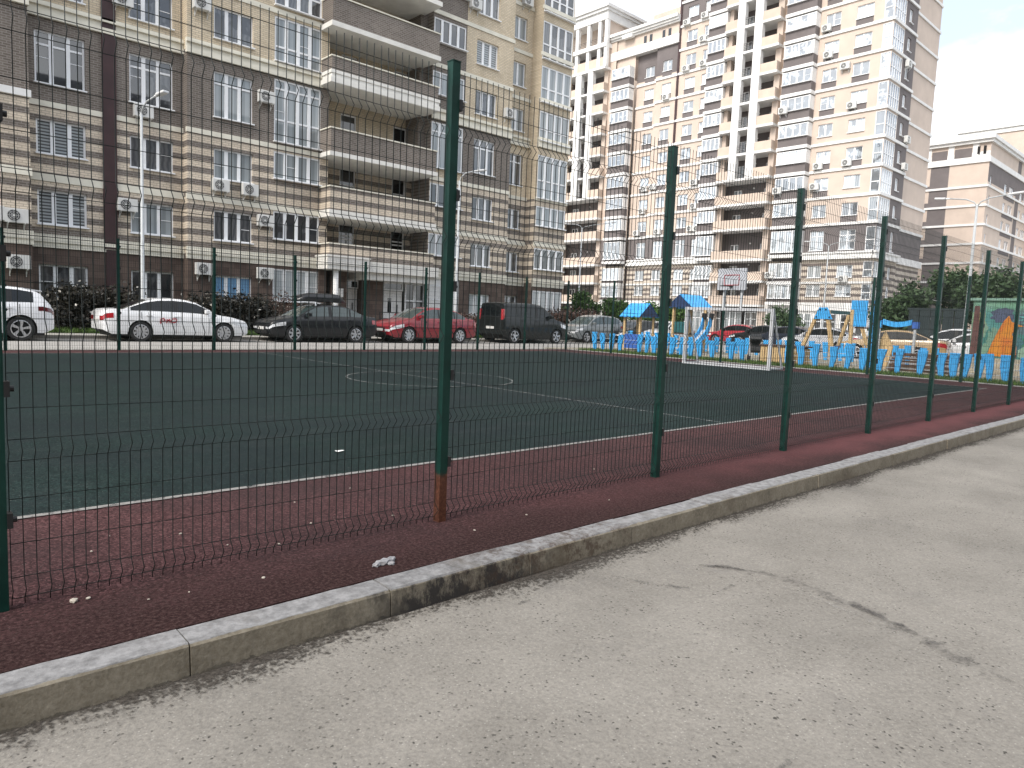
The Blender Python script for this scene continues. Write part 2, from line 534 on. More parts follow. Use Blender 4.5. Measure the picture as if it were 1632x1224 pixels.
def m_blind(name, c1, c2, scale, axis):
    m = M(name, c1, 0.5, spec=0.3, coat=1.0)
    m.b.inputs['Coat IOR'].default_value = 1.7
    wv = m.n('TexWave', Scale=scale, Distortion=0.3); wv.bands_direction = axis
    m.link(m.co(), wv.inputs['Vector'])
    m.color(m.ramp(wv.outputs['Fac'], [(0.25, c1), (0.6, c2)]))
    return m.m
MAT['glass_blind'] = m_blind('zebra_blind', (0.06, 0.065, 0.07, 1), (0.30, 0.33, 0.34, 1), 2.2, 'Z')
MAT['glass_white'] = m_blind('white_blind', (0.33, 0.36, 0.37, 1), (0.44, 0.47, 0.48, 1), 2.6, 'X')
MAT['glass_blue'] = m_blind('blue_blind', (0.10, 0.23, 0.40, 1), (0.16, 0.33, 0.52, 1), 2.0, 'X')
MAT['glass_pale'] = m_blind('net_curtain_sky_sheen', (0.20, 0.225, 0.235, 1), (0.28, 0.31, 0.32, 1), 0.8, 'X')  # net curtain tone; on glazed bays it is a painted sky reflection
# ------------------------------------------------------------------ ground
def sheet(name, x0, x1, y0, y1, z, mat, z0=None):
    mb = MB()
    if z0 is None:
        mb.quad((x0, y0, z), (x1, y0, z), (x1, y1, z), (x0, y1, z))
        o = mb.build(name, mat, fix=False)
    else:
        mb.box(x0, x1, y0, y1, z0, z)
        o = mb.build(name, mat)
    return struct(o)

m = M('ground_soil', rough=0.95)
m.color(m.ramp(m.noise(0.8, 6), [(0.3, (0.10, 0.10, 0.08)), (0.7, (0.17, 0.16, 0.13))]))
sheet('ground', -300, 420, -260, 420, -0.32, m.m)
sheet('road', -60, 160, -60, 3.03, -0.15, MAT['asphalt'])
m = M('yard_asphalt', rough=0.9)
m.color(m.ramp(m.noise(1.2, 6), [(0.3, (0.25, 0.24, 0.225)), (0.7, (0.34, 0.33, 0.31))]))
MAT['yard'] = m.m
sheet('yard_road', -60, 170, 3.25, 90, -0.06, MAT['yard'])
sheet('court_surround', -14, 24.86, 3.2, 23.22, 0.0, MAT['red'], -0.3)
sheet('court', -3.0, 22.75, 5.45, 21.9, 0.004, MAT['court'])
# court lines
mb = MB()
t = 0.03
def ln(x0, x1, y0, y1): mb.quad((x0, y0, 0.008), (x1, y0, 0.008), (x1, y1, 0.008), (x0, y1, 0.008))
ln(-3, 22.8, 5.42, 5.485)
struct(mb.build('touch_line', MAT['line'], fix=False))
mb = MB()
ln(-3, 22.75, 21.87, 21.93); ln(22.70, 22.76, 5.5, 21.87)
ln(9.33, 9.375, 5.5, 21.87)
for k in range(64):
    a0, a1 = 2*PI*k/64, 2*PI*(k+1)/64
    P = lambda a, r: (9.35 + r*math.cos(a), 12.75 + r*math.sin(a), 0.0125)
    mb.quad(P(a0, 1.80), P(a1, 1.80), P(a1, 1.845), P(a0, 1.845))
struct(mb.build('court_lines', MAT['line_thin'], fix=False))
# kerb of metre-long stones
mb = MB()
x = -13.0
while x < 60:
    g = 0.006; dz = random.uniform(-0.006, 0.006); dy = random.uniform(-0.008, 0.008)
    n = 8
    for k in range(n):
        xa = x + g/2 + (1-g)*k/n; xb = x + g/2 + (1-g)*(k+1)/n
        def sec(xx):
            e = random.Random(int(xx*1000)).uniform(-0.006, 0.004)
            return [(3.005+dy, -0.30), (3.012+dy, -0.15), (3.022+dy, -0.016+dz), (3.036+dy+e, -0.002+dz), (3.19+dy+e, 0.002+dz), (3.215+dy, -0.02), (3.215+dy, -0.30)]
        A = [(xa, *p) for p in sec(xa)]; B = [(xb, *p) for p in sec(xb)]
        for i in range(6):
            mb.quad(A[i], B[i], B[i+1], A[i+1])
        if k == 0: mb.poly(A)
        if k == n-1: mb.poly(B[::-1])
    x += 1.0
struct(mb.build('kerb', MAT['kerb'], fix=True))
# far side of the yard: kerb, pavement, verge
MAT['paving'] = plain('paving', (0.33, 0.32, 0.29, 1), 0.9, scale=4)
sheet('pavement', -40, 41.0, 31.55, 33.4, 0.06, MAT['paving'], -0.3)
mb = MB(); mb.box(-40, 41.2, 31.42, 31.55, -0.3, 0.065)
struct(mb.build('pavement_kerb', plain('kerb_grey', (0.20, 0.19, 0.17, 1), 0.9, scale=6)))
mg = M('verge_soil', rough=1.0)
mg.color(mg.ramp(mg.noise(3, 6), [(0.35, (0.03, 0.035, 0.015)), (0.65, (0.07, 0.11, 0.025))]))
mb = MB(); mb.quad((-40, 33.4, 0.08), (19.0, 33.4, 0.08), (19.0, 38.7, 0.34), (-40, 38.7, 0.34)); mb.quad((28.2, 33.4, 0.08), (41, 33.4, 0.08), (41, 39.1, 0.34), (28.2, 39.1, 0.34))
struct(mb.build('verge', mg.m, fix=False))
# light kerb strip behind both far fences, playground ground
sheet('court_edging', -14, 25.2, 23.225, 23.5, 0.01, MAT['paving'], -0.3)
sheet('court_end_edging', 24.865, 25.25, 2.9, 23.22, 0.01, MAT['paving'], -0.3)
mp_ = M('playground_ground', rough=0.95)
mp_.color(mp_.ramp(mp_.noise(0.5, 6), [(0.35, (0.16, 0.145, 0.10)), (0.6, (0.30, 0.27, 0.21))]))
sheet('playground_ground', 25.25, 35.0, -4, 25.0, -0.02, mp_.m, -0.3)

# dirt washed against the kerb, and the broken edge of an old repair
def debris(name, pts, width, dens, mat, z):
    mb = MB()
    for (a, b) in zip(pts, pts[1:]):
        a = Vector((*a, z)); b = Vector((*b, z))
        d = (b-a).normalized(); nn = Vector((-d.y, d.x, 0))
        mb.quad(a-nn*width/2, b-nn*width/2, b+nn*width/2, a+nn*width/2)
    return struct(mb.build(name, mat, fix=False))
def m_dirt(name, c, axis_fade, lo, hi, scale, amp):
    m = M(name, c, 1.0, spec=0.1)
    f = m.noise(scale, 6, 0.75)
    q = m.xyz()
    d = axis_fade(m, q)
    a = m.math('ADD', f, m.math('MULTIPLY', d, amp))
    a = m.ramp(a, [(lo, (0, 0, 0)), (hi, (1, 1, 1))])
    m.alpha(a)
    m.color(m.ramp(m.noise(60, 3, 0.7), [(0.3, scl(c, 0.5)), (0.7, scl(c, 1.7))]))
    return m.m
mt = m_dirt('kerb_dirt', (0.052, 0.046, 0.040, 1), lambda m, q: m.math('ADD', m.math('MULTIPLY', m.math('SUBTRACT', q[1], 2.55), 2.6), m.math('SUBTRACT', m.math('MULTIPLY', m.noise(1.1, 3), 0.9), 1.35)), 0.50, 0.64, 44.0, 0.42)
mb = MB(); mb.quad((-3, 2.3, -0.146), (30, 2.3, -0.146), (30, 3.03, -0.146), (-3, 3.03, -0.146))
struct(mb.build('kerb_dirt', mt, fix=False))
# ------------------------------------------------------------------ welded-mesh fences
def m_green(name, rust=False):
    m = M(name, (0.010, 0.062, 0.045, 1), 0.45, spec=0.25)
    c = m.ramp(m.noise(6, 5, 0.6), [(0.3, (0.003, 0.022, 0.017)), (0.7, (0.006, 0.040, 0.031))])
    if rust:
        q = m.xyz()
        h = m.math('ADD', q[2], m.math('MULTIPLY', m.math('SUBTRACT', m.noise(14, 5, 0.7), 0.5), 0.16))
        rm = m.ramp(h, [(0.32, (1, 1, 1)), (0.36, (0, 0, 0))])
        rc = m.ramp(m.noise(35, 4, 0.7), [(0.3, (0.05, 0.020, 0.012)), (0.5, (0.085, 0.033, 0.020)), (0.7, (0.15, 0.062, 0.038))])
        c = m.mix(rm, c, rc)
    m.color(c)
    return m.m
MAT['green'] = m_green('green_paint')
MAT['green_rust'] = m_green('green_paint_rusty', True)
MAT['wire'] = plain('fence_wire', (0.006, 0.011, 0.010, 1), 0.5, spec=0.3)
MAT['black_plastic'] = plain('black_plastic', (0.012, 0.012, 0.013, 1), 0.5)
FOLDS = [0.09, 0.735, 1.285, 1.945, 2.63]
FLAT = [0.30, 0.51, 0.93, 1.09, 1.50, 1.71, 2.16, 2.38, 2.82, 2.95]
def zprof(ztop):
    pts = [(0.012, 0.0)]
    for zc in FOLDS:
        pts += [(zc-0.05, 0.0), (zc, -0.042), (zc+0.05, 0.0)]
    pts.append((ztop, 0.0))
    return pts
def panel_mesh(name, width, zs, r, step):
    mb = MB()
    prof = [(z*zs, y) for z, y in zprof(3.03)]
    n = int(round(width/step))
    for k in range(n+1):
        x = width*k/n
        wob = random.uniform(-0.003, 0.003)
        mb.tube([(x+wob*math.sin(z*2), y, z) for z, y in prof], r, 4)
    hs = [(z, 0.0) for z in FLAT]
    for zc in FOLDS:
        hs += [(zc-0.05, 0), (zc+0.05, 0)]
    for z, y in hs:
        sag = random.uniform(-0.008, 0.008)
        pts = [(width*i/6, y+2*r*0.85, z*zs + sag*math.sin(PI*i/6)) for i in range(7)]
        mb.tube(pts, r*0.85, 4)
    return mb.mesh(name, MAT['wire'], smooth=True)
def post_mesh(name, h, a, mat):
    mb = MB()
    mb.box(-a/2, a/2, -a/2, a/2, -0.05, h)
    mb.box(-a/2-0.003, a/2+0.003, -a/2-0.003, a/2+0.003, h, h+0.006)
    return mb.mesh(name, mat)
def clamp_mesh(a):
    mb = MB()
    mb.box(a/2, a/2+0.022, -0.03, 0.03, -0.035, 0.035)
    mb.tube([(a/2+0.022, 0, 0), (a/2+0.04, 0, 0)], 0.014, 8)
    return mb.mesh('clamp', MAT['black_plastic'])
def fence(label, p0, direction, n, pitch, zs, h, a, r, step, heights=None, rust=None, yoff=0.0, skip_first_post=False):
    rz = math.atan2(direction[1], direction[0])
    t = thing('mesh_fence', label, 'fence', (*p0, 0), rz)
    pms = [panel_mesh('mesh_panel', pitch-a-0.03, zs, r, step) for _ in range(min(n, 3))]
    pm = post_mesh('post', h, a, MAT['green'])
    cm = clamp_mesh(a)
    for i in range(n+1):
        if i == 0 and skip_first_post:
            po = None
        else:
            hh = (heights or {}).get(i)
            me = pm
            if hh or rust == i:
                me = post_mesh('post', hh or h, a, MAT['green_rust'] if rust == i else MAT['green'])
            po = inst(me, 'post', t, (pitch*i, 0, 0))
            po.rotation_euler = (math.radians(random.uniform(-0.35, 0.35)), math.radians(random.uniform(-0.3, 0.3)), 0)
            if rust == i: po['label'] = 'fence post with bare orange rust at its foot'
            for z in (0.42, 1.02, 1.62, 2.22, 2.80):
                c = inst(cm, 'clamp', po, (0, -0.01, z*zs))
        if i < n:
            inst(pms[(i*2) % len(pms)], 'mesh_panel', t, (pitch*i + a/2 + 0.015, yoff, 0))
    return t
fence('tall green welded wire mesh fence along the kerb in front of the court', (0.445-5.0, 3.865), (1, 0), 11, 2.5, 1.0, 3.0, 0.062, 0.0026, 0.05, heights={3: 3.07}, rust=3)
fence('green wire mesh fence on the far court side in front of the parked cars', (2.93-2.726*4, 23.06), (1, 0), 12, 2.726, 1.07, 3.22, 0.075, 0.0032, 0.06)
fence('green wire mesh fence across the end of the court, in front of the playground', (24.745, 23.06), (0, -1), 7, 2.742, 1.04, 3.2, 0.07, 0.0032, 0.06, skip_first_post=True)
# ------------------------------------------------------------------ facade kit
class Facade:
    """local frame: x along the wall (left to right), y into the building, z up"""
    def __init__(s, root, loc, rz):
        s.root, s.loc, s.rz = root, loc, rz
    def put(s, mb, name, mats, **kw):
        return build_split(mb, name, mats, s.root, s.loc, s.rz, **kw)[0]
    def pos(s, u, d, z):
        c, n = math.cos(s.rz), math.sin(s.rz)
        return (s.loc[0] + u*c - d*n, s.loc[1] + u*n + d*c, s.loc[2] + z)
    def wall(s, name, u0, u1, z0, z1, d, holes, zones, mats, reveal=0.22):
        """zones(u,z)->material index ; holes (ua,ub,za,zb)"""
        us = {u0, u1}; zs_ = {z0, z1}
        for a, b, c, e in holes:
            us |= {a, b}; zs_ |= {c, e}
        us |= {x for x in zones[1] if u0 < x < u1}; zs_ |= {x for x in zones[2] if z0 < x < z1}
        us = sorted(x for x in us if u0-1e-6 <= x <= u1+1e-6); zs_ = sorted(x for x in zs_ if z0-1e-6 <= x <= z1+1e-6)
        mb = MB()
        for i in range(len(us)-1):
            for j in range(len(zs_)-1):
                uc, zc = (us[i]+us[i+1])/2, (zs_[j]+zs_[j+1])/2
                if any(a < uc < b and c < zc < e for a, b, c, e in holes):
                    continue
                mb.quad((us[i], d, zs_[j]), (us[i+1], d, zs_[j]), (us[i+1], d, zs_[j+1]), (us[i], d, zs_[j+1]), zones[0](uc, zc))
        for a, b, c, e in holes:
            mi = zones[0](a-0.05, (c+e)/2)
            D = d+reveal
            mb.quad((a, d, c), (a, D, c), (a, D, e), (a, d, e), mi)
            mb.quad((b, d, c), (b, D, c), (b, D, e), (b, d, e), mi)
            mb.quad((a, d, c), (b, d, c), (b, D, c), (a, D, c), mi)
            mb.quad((a, d, e), (b, d, e), (b, D, e), (a, D, e), mi)
        return s.put(mb, name, mats, fix=False)
    def box(s, name, u0, u1, d0, d1, z0, z1, mat, **kw):
        return s.put(MB().box(u0, u1, d0, d1, z0, z1), name, mat, **kw)
    def window(s, u, z, w, h, d, cols=3, rows=None, glass='glass', name='window', sill=True, frame='pvc', lite=None):
        if glass == 'glass':
            glass = WR.choice(['glass']*8 + ['glass_pale', 'glass_pale', 'glass_blind'] if name == 'window' else ['glass']*4 + ['glass_pale']*3)  # pale panes in glazed bays paint in reflected sky
        fm, pm = window_mesh(round(w, 2), round(h, 2), cols, rows, glass, sill, frame, lite, name)
        o = inst(fm, name, s.root, s.pos(u, d, z), s.rz)
        inst(pm, 'pane', o)
        return o
WCACHE = {}
WR = random.Random(12)
def window_mesh(w, h, cols, rows, glass, sill, frame, lite, name):
    key = (w, h, cols, tuple(rows or ()), glass, sill, frame, tuple(lite or ()), name)
    if key in WCACHE:
        return WCACHE[key]
    mb = MB(); b = 0.085; y0, y1 = 0.0, 0.075
    mb.box(0, w, y0, y1, 0, b); mb.box(0, w, y0, y1, h-b, h)
    mb.box(0, b, y0, y1, b, h-b); mb.box(w-b, w, y0, y1, b, h-b)
    mw = 0.18
    xs = [b]
    for k in range(1, cols):
        x = w*k/cols
        mb.box(x-mw/2, x+mw/2, y0-0.004, y1, b, h-b)
        xs += [x-mw/2, x+mw/2]
    xs.append(w-b)
    for r in (rows or []):
        for k in range(cols):
            mb.box(xs[2*k], xs[2*k+1], y0-0.002, y1, h*r-0.045, h*r+0.045)
    for (k, r) in (lite or []):
        mb.box(xs[2*k], xs[2*k+1], y0+0.02, y1, h*r-0.015, h*r+0.015)
    if sill:
        mb.box(-0.05, w+0.05, -0.26, y0-0.002, -0.035, 0.02)
    fm = mb.mesh(name, MAT[frame])
    p = MB(); p.quad((b*0.5, 0.045, b*0.5), (w-b*0.5, 0.045, b*0.5), (w-b*0.5, 0.045, h-b*0.5), (b*0.5, 0.045, h-b*0.5))
    pm = p.mesh('pane', MAT[glass])
    WCACHE[key] = (fm, pm)
    return WCACHE[key]

# ------------------------------------------------------------------ the long apartment block across the court
LB = thing('apartment_block', 'long striped brick apartment block with wide balconies behind the parked cars', 'apartment building', (20, 38, 0))
F = Facade(LB, (-20, 0, 0), 0.0)          # u = world x, d = world y - 38
FZ = [(1.25, 2.98), (4.77, 6.33), (7.9, 9.45), (10.97, 13.27), (14.83, 16.42), (18.03, 19.63), (21.23, 22.83), (24.43, 26.03), (27.63, 29.23)]
TOP = 33.0
BELTS = [(17.0, 17.25), (20.2, 20.45), (23.4, 23.65), (26.6, 26.85), (29.8, 30.05)]
WM = [MAT['stone'], MAT['b_stripe'], MAT['b_brown'], MAT['b_cream']]
def zone_main(u, z):
    if z < 4.0: return 0
    if z < 10.1: return 1
    if z < 14.0: return 2
    return 3
def zone_plain(u, z):
    if z < 4.0: return 0
    if z < 10.1: return 1
    return 3
ZC = [4.0, 10.1, 14.0]
def ret(u, d0, d1, zone):
    mb = MB(); zz = [-0.2] + ZC + [TOP]
    for a, b in zip(zz, zz[1:]):
        mb.quad((u, d0, a), (u, d1, a), (u, d1, b), (u, d0, b), zone(u, (a+b)/2))
    F.put(mb, 'return_wall', WM, fix=False)
def bands(u0, u1, d, heavy=True, ends=(0.0, 0.0)):
    """cream belts, proud of the wall"""
    a, b = u0-ends[0], u1+ends[1]
    mb = MB()
    mb.box(a, b, d-0.07, d+0.10, 3.74, 3.98); mb.box(a, b, d-0.14, d+0.10, 3.984, 4.14); mb.box(a, b, d-0.09, d+0.10, 4.144, 4.34)
    mb.box(a, b, d-0.05, d+0.10, 6.70, 7.02)
    mb.box(a, b, d-0.05, d+0.10, 9.98, 10.22)
    mb.box(a, b, d-0.16, d+0.10, 13.78, 14.02); mb.box(a, b, d-0.07, d+0.10, 14.024, 14.27); mb.box(a, b, d-0.20, d+0.10, 14.274, 14.36); mb.box(a, b, d-0.12, d+0.10, 14.364, 14.48)
    for z0, z1 in BELTS:
        mb.box(a, b, d-0.06, d+0.10, z0, z1)
    F.put(mb, 'belt', MAT['trim'])

# A: projecting bay at the far left
AU = [-11.5, -7.2, -2.9, 1.3]
F.wall('wall', -14.0, 5.85, -0.2, TOP, -0.4, [(u, u+2.0, z0, z1) for u in AU for z0, z1 in FZ], (zone_main, [], ZC), WM)
for u in AU:
    for i, (z0, z1) in enumerate(FZ): F.window(u, z0, 2.0, z1-z0, -0.27, 3, [0.74] if i == 3 else None)
ret(5.85, -0.4, 0.6, zone_main)
bands(-14.0, 5.85, -0.4, ends=(0, 0.05))
F.box('belt', 3.2, 5.92, -0.49, -0.405, 10.0, 10.3, MAT['white_trim'])
# B: recess with two window columns
holes = []
for z0, z1 in FZ:
    holes += [(6.23, 8.2, z0, z1), (10.05, 12.03, z0, z1)]
F.wall('wall', 5.85, 12.5, -0.2, TOP, 0.6, holes, (zone_main, [], ZC), WM)
bands(5.85, 12.5, 0.6)
for i, (z0, z1) in enumerate(FZ):
    tall = i == 3
    for u, w_ in ((6.23, 1.97), (10.05, 1.98)):
        lite = random.choice([[(0, 0.55)], [(2, 0.55)], [(1, 0.35)], [(0, 0.5), (2, 0.5)], []])
        F.window(u, z0, w_, z1-z0, 0.6+0.13, 3, [0.74] if tall else None, lite=lite, glass='glass_blind' if (i == 2 and u < 7) else 'glass')
F.box('joint_cover', 8.87, 9.46, 0.48, 0.60, 3.9, TOP, MAT['maroon'])
F.box('joint_cover', 8.95, 9.40, 0.52, 0.60, 0.2, 3.86, MAT['maroon'])
# C: bay
ret(12.5, 0.0, 0.6, zone_main)
GZ = [(1.78, 3.56), (5.15, 6.68), (8.4, 9.86), (10.36, 13.66), (14.56, 16.88), (17.42, 20.1), (20.62, 23.3), (23.82, 26.5), (27.02, 29.7)]
holes = []
for z0, z1 in FZ: holes.append((13.8, 15.82, z0, z1))
for z0, z1 in GZ: holes.append((16.98, 19.70, z0, z1))
F.wall('wall', 12.5, 19.75, -0.2, TOP, 0.0, holes, (zone_main, [], ZC), WM)
bands(12.5, 19.75, 0.0, ends=(0.05, 0))
for i, (z0, z1) in enumerate(FZ):
    lite = random.choice([[(0, 0.45)], [(2, 0.45)], [(0, 0.45), (2, 0.3)], []])
    F.window(13.8, z0, 2.02, z1-z0, 0.13, 3, [0.74] if i == 3 else None, lite=lite, glass='glass_blue' if i == 0 else ('glass_pale' if i == 2 else 'glass'))
for i, (z0, z1) in enumerate(GZ):
    rows = None if i < 3 else ([0.36, 0.85] if i == 3 else [0.34])
    F.window(16.98, z0, 2.72, z1-z0, 0.04, 4, rows, name='glazed_bay', lite=[(random.randint(0, 3), 0.5)], glass=('glass_white', 'glass', 'glass_pale')[i] if i < 3 else 'glass')
# D: loggia with open balconies
mb = MB()
F.wall('wall', 19.75, 20.2, -0.2, TOP, 0.0, [], (zone_main, [], ZC), WM)
DW = [(5.3, 7.1), (8.4, 10.1), (11.4, 13.3), (14.9, 16.75), (18.1, 19.9), (21.3, 23.1), (24.5, 26.3), (27.7, 29.5)]
holes = [(a, b, z0-0.9, z1) for z0, z1 in DW for a, b in ((22.05, 23.15), (25.8, 26.85))]
F.wall('wall', 20.2, 27.35, 3.9, TOP, 2.0, holes, (zone_plain, [], ZC), WM)
for i, (z0, z1) in enumerate(DW):
    for a, b in ((22.05, 23.15), (25.8, 26.85)):
        F.window(a, z0-0.9, b-a, z1-z0+0.9, 2.08, 1, [0.52, 0.6], name='balcony_door', sill=False, glass='glass_dark')
mb = MB()
for uu in (20.2, 27.3):
    mb.quad((uu, 0.0, 3.9), (uu, 2.0, 3.9), (uu, 2.0, TOP), (uu, 0.0, TOP))
F.put(mb, 'return_wall', MAT['b_brown'], fix=False)
F.box('pier', 26.75, 27.34, 0.6, 1.99, 10.2, TOP, MAT['b_brown'])
PAR = [(3.72, 4.33, 5.12, 'b_stripe'), (6.62, 7.02, 8.27, 'b_stripe'), (9.96, 10.20, 11.44, 'b_brown'), (13.85, 14.55, 15.27, 'b_brown'),
       (16.86, 17.13, 18.42, 'b_brown'), (20.06, 20.33, 21.62, 'b_brown'), (23.26, 23.53, 24.82, 'b_brown'), (26.46, 26.73, 28.02, 'b_brown'), (29.66, 29.93, 31.2, 'b_brown')]
for i, (za, zb, zc, mt) in enumerate(PAR):
    b = MB()
    b.box(19.72, 26.93, -1.2, -1.06, zb, zc, 0)
    b.box(19.72, 19.86, -1.06, -0.002, zb, zc, 0)
    bo = F.put(b, 'balcony', MAT[mt])
    b = MB()
    e = 0.05
    if i == 0:
        pass
    elif i == 3:
        b.box(19.66, 26.99, -1.30, 2.0, za, za+0.02); b.box(19.60, 27.05, -1.33, 0.0, za+0.024, za+0.30); b.box(19.68, 26.97, -1.26, 0.0, za+0.304, za+0.52); b.box(19.62, 27.03, -1.31, 0.0, za+0.524, zb-0.004)
    else:
        b.box(19.64, 27.01, -1.28, 2.0, za, zb-0.004)
    if b.v: F.put(b, 'balcony_slab', MAT['slab'])
    b = MB(); b.box(19.66, 26.99, -1.26, -1.0, zc+0.002, zc+0.07); b.box(19.66, 19.92, -1.0, 0.0, zc+0.002, zc+0.07)
    F.put(b, 'coping', MAT['trim'])
# E: glazed column beside the balconies
EG = [None, (5.2, 6.62), (8.35, 9.8), (10.75, 13.62), (15.3, 16.75), (18.5, 19.98), (21.7, 23.18), (24.9, 26.38), (28.1, 29.58)]
holes = [(27.36, 29.92, z[0], z[1]) for z in EG if z]
def zone_e(u, z):
    if z < 4.0: return 0
    if z < 10.1: return 1
    return 2 if z > 14.4 else (3 if z < 10.75 else 2)
F.wall('wall', 27.3, 30.0, 3.8, TOP, 0.0, holes, (zone_e, [], [4.0, 10.1, 10.75, 14.4]), WM)
bands(27.3, 30.0, 0.0)
for i, z in enumerate(EG):
    if z: F.window(27.36, z[0], 2.56, z[1]-z[0], 0.03, 4, [0.8] if i == 3 else None, name='glazed_bay')
# F: wall with three-pane windows
F1Z = [(1.25, 2.9)] + FZ[1:]
holes = [(30.85, 32.75, z0, z1) for z0, z1 in F1Z]
F.wall('wall', 30.0, 34.15, -0.2, TOP, 0.0, holes, (zone_main, [], ZC), WM)
bands(30.0, 34.15, 0.0, ends=(0, 0.04))
for i, (z0, z1) in enumerate(F1Z):
    F.window(30.85, z0, 1.9, z1-z0, 0.13, 3, [0.74] if i == 3 else None, glass='glass_white' if i == 0 else 'glass')
# G: recess with two-pane windows (shifted half a floor band)
G1Z = [(1.25, 2.98), (4.72, 6.15), (7.85, 9.3), (10.95, 13.2), (14.8, 16.4), (17.9, 19.6), (21.1, 22.7), (24.3, 25.9), (27.5, 29.1)]
holes = [(34.86, 36.25, z0, z1) for z0, z1 in G1Z]
F.wall('wall', 34.15, 36.85, -0.2, TOP, 1.0, holes, (zone_plain, [], ZC), WM)
bands(34.15, 36.85, 1.0)
for i, (z0, z1) in enumerate(G1Z):
    F.window(34.86, z0, 1.39, z1-z0, 1.13, 2, [0.74] if i == 3 else None)
# H: glazed corner
HZ = [(0.75, 3.45), (5.0, 6.55), (8.15, 9.6), (10.15, 13.25), (14.25, 16.35), (16.95, 19.5), (19.97, 22.6), (23.2, 25.8), (26.4, 29.0)]
holes = [(36.9, 40.0, z0, z1) for z0, z1 in HZ]
F.wall('wall', 36.85, 40.05, -0.2, TOP, 0.0, holes, (zone_plain, [], ZC), WM)
ret(36.85, 0.0, 1.0, zone_plain)
bands(36.85, 40.05, 0.0, ends=(0.03, 0.1))
for i, (z0, z1) in enumerate(HZ):
    F.window(36.9, z0, 3.1, z1-z0, 0.02, 4, [0.4] if i > 3 else ([0.42] if i == 3 else None), name='glazed_bay', glass='glass_white' if i == 0 else ('glass_pale' if i in (3, 5) else 'glass'))
# end wall, back and roof
mb = MB(); mb.quad((40.05, 0, -0.2), (40.05, 16, -0.2), (40.05, 16, TOP), (40.05, 0, TOP)); mb.quad((-14, 16, -0.2), (40.05, 16, -0.2), (40.05, 16, TOP), (-14, 16, TOP)); mb.quad((-14, -0.4, -0.2), (-14, 16, -0.2), (-14, 16, TOP), (-14, -0.4, TOP))
F.put(mb, 'end_wall', MAT['b_cream'], fix=False)
F.box('roof', -14.2, 40.3, -1.3, 16.2, TOP, TOP+0.5, MAT['roof'])
# entrance under the first balcony
mb = MB()
mb.box(19.55, 22.3, -1.35, 2.0, 3.72, 3.98); mb.box(19.5, 22.2, -1.42, 0, 3.984, 4.40); mb.box(19.45, 22.25, -1.48, 0, 4.404, 4.5)
mb.box(22.3, 27.35, -0.95, 2.0, 3.30, 3.72); mb.box(22.2, 27.35, -1.22, 0.0, 3.724, 4.325)
F.put(mb, 'canopy', MAT['slab'])
F.put(MB().tube([(20.25, -1.0, 0.2), (20.25, -1.0, 3.72)], 0.16, 16), 'column', MAT['white_trim'], smooth=True)
mb = MB(); mb.box(20.55, 21.55, 0.0, 2.0, -0.2, 3.72, 0); mb.box(23.0, 24.35, 0.4, 2.0, -0.2, 3.3, 0); mb.box(20.2, 27.35, 2.0, 2.1, -0.2, 3.9, 0)
F.put(mb, 'entrance_wall', MAT['stone'])
F.box('notice', 21.0, 21.3, -0.03, -0.004, 2.2, 2.7, MAT['white_trim'])
F.box('porch_floor', 19.9, 28.0, -1.4, 2.0, -0.2, 0.42, MAT['paving'])
def door(u, w_, z0, z1, d):
    b = MB(); b.box(u, u+w_, d, d+0.06, z0, z1)
    o = F.put(b, 'door', MAT['white_trim'])
    b = MB(); b.box(u+0.22*w_, u+0.42*w_, d-0.012, d-0.002, z0+1.0, z0+1.9)
    p = b.build('door_glass', MAT['glass_dark'], o)
    b = MB(); b.tube([(u+0.72*w_, d-0.08, z0+0.9), (u+0.72*w_, d-0.08, z0+1.5)], 0.03, 8); b.bar((u+0.72*w_, d-0.08, z0+1.0), (u+0.72*w_, d, z0+1.0), 0.03); b.bar((u+0.72*w_, d-0.08, z0+1.4), (u+0.72*w_, d, z0+1.4), 0.03)
    b.build('handle', MAT['black_plastic'], o)
door(24.45, 1.35, 0.42, 2.75, 0.55)
door(21.65, 1.3, 0.42, 2.75, 1.2)
F.window(24.4, 2.78, 1.45, 0.52, 0.5, 1, name='transom_light', sill=False, glass='glass_dark')
F.window(21.6, 2.78, 1.4, 0.52, 1.15, 1, name='transom_light', sill=False, glass='glass_dark')
for u in (25.95, 26.7):
    F.window(u, 0.42, 0.72, 2.88, 0.4, 1, [0.62], name='entrance_window', sill=False, glass='glass_dark')
F.window(27.5, 0.9, 1.0, 2.4, 0.0, 1, [0.62], name='entrance_window', sill=False, glass='glass_dark')
mb = MB(); mb.box(27.45, 30.0, 0.03, 0.2, -0.2, 3.8); F.put(mb, 'entrance_wall', MAT['white_trim'])
mb = MB()
for z in (1.05, 1.40): mb.bar((22.6, -2.0, z), (27.0, -2.0, z), 0.045)
for k in range(5): mb.bar((22.6+1.1*k, -2.0, 0.0), (22.6+1.1*k, -2.0, 1.4), 0.045)
o = mb.build('railing', MAT['black_plastic'], None, (0, 38, 0)); tag(o, 'black metal handrail in front of the white entrance doors', 'railing')
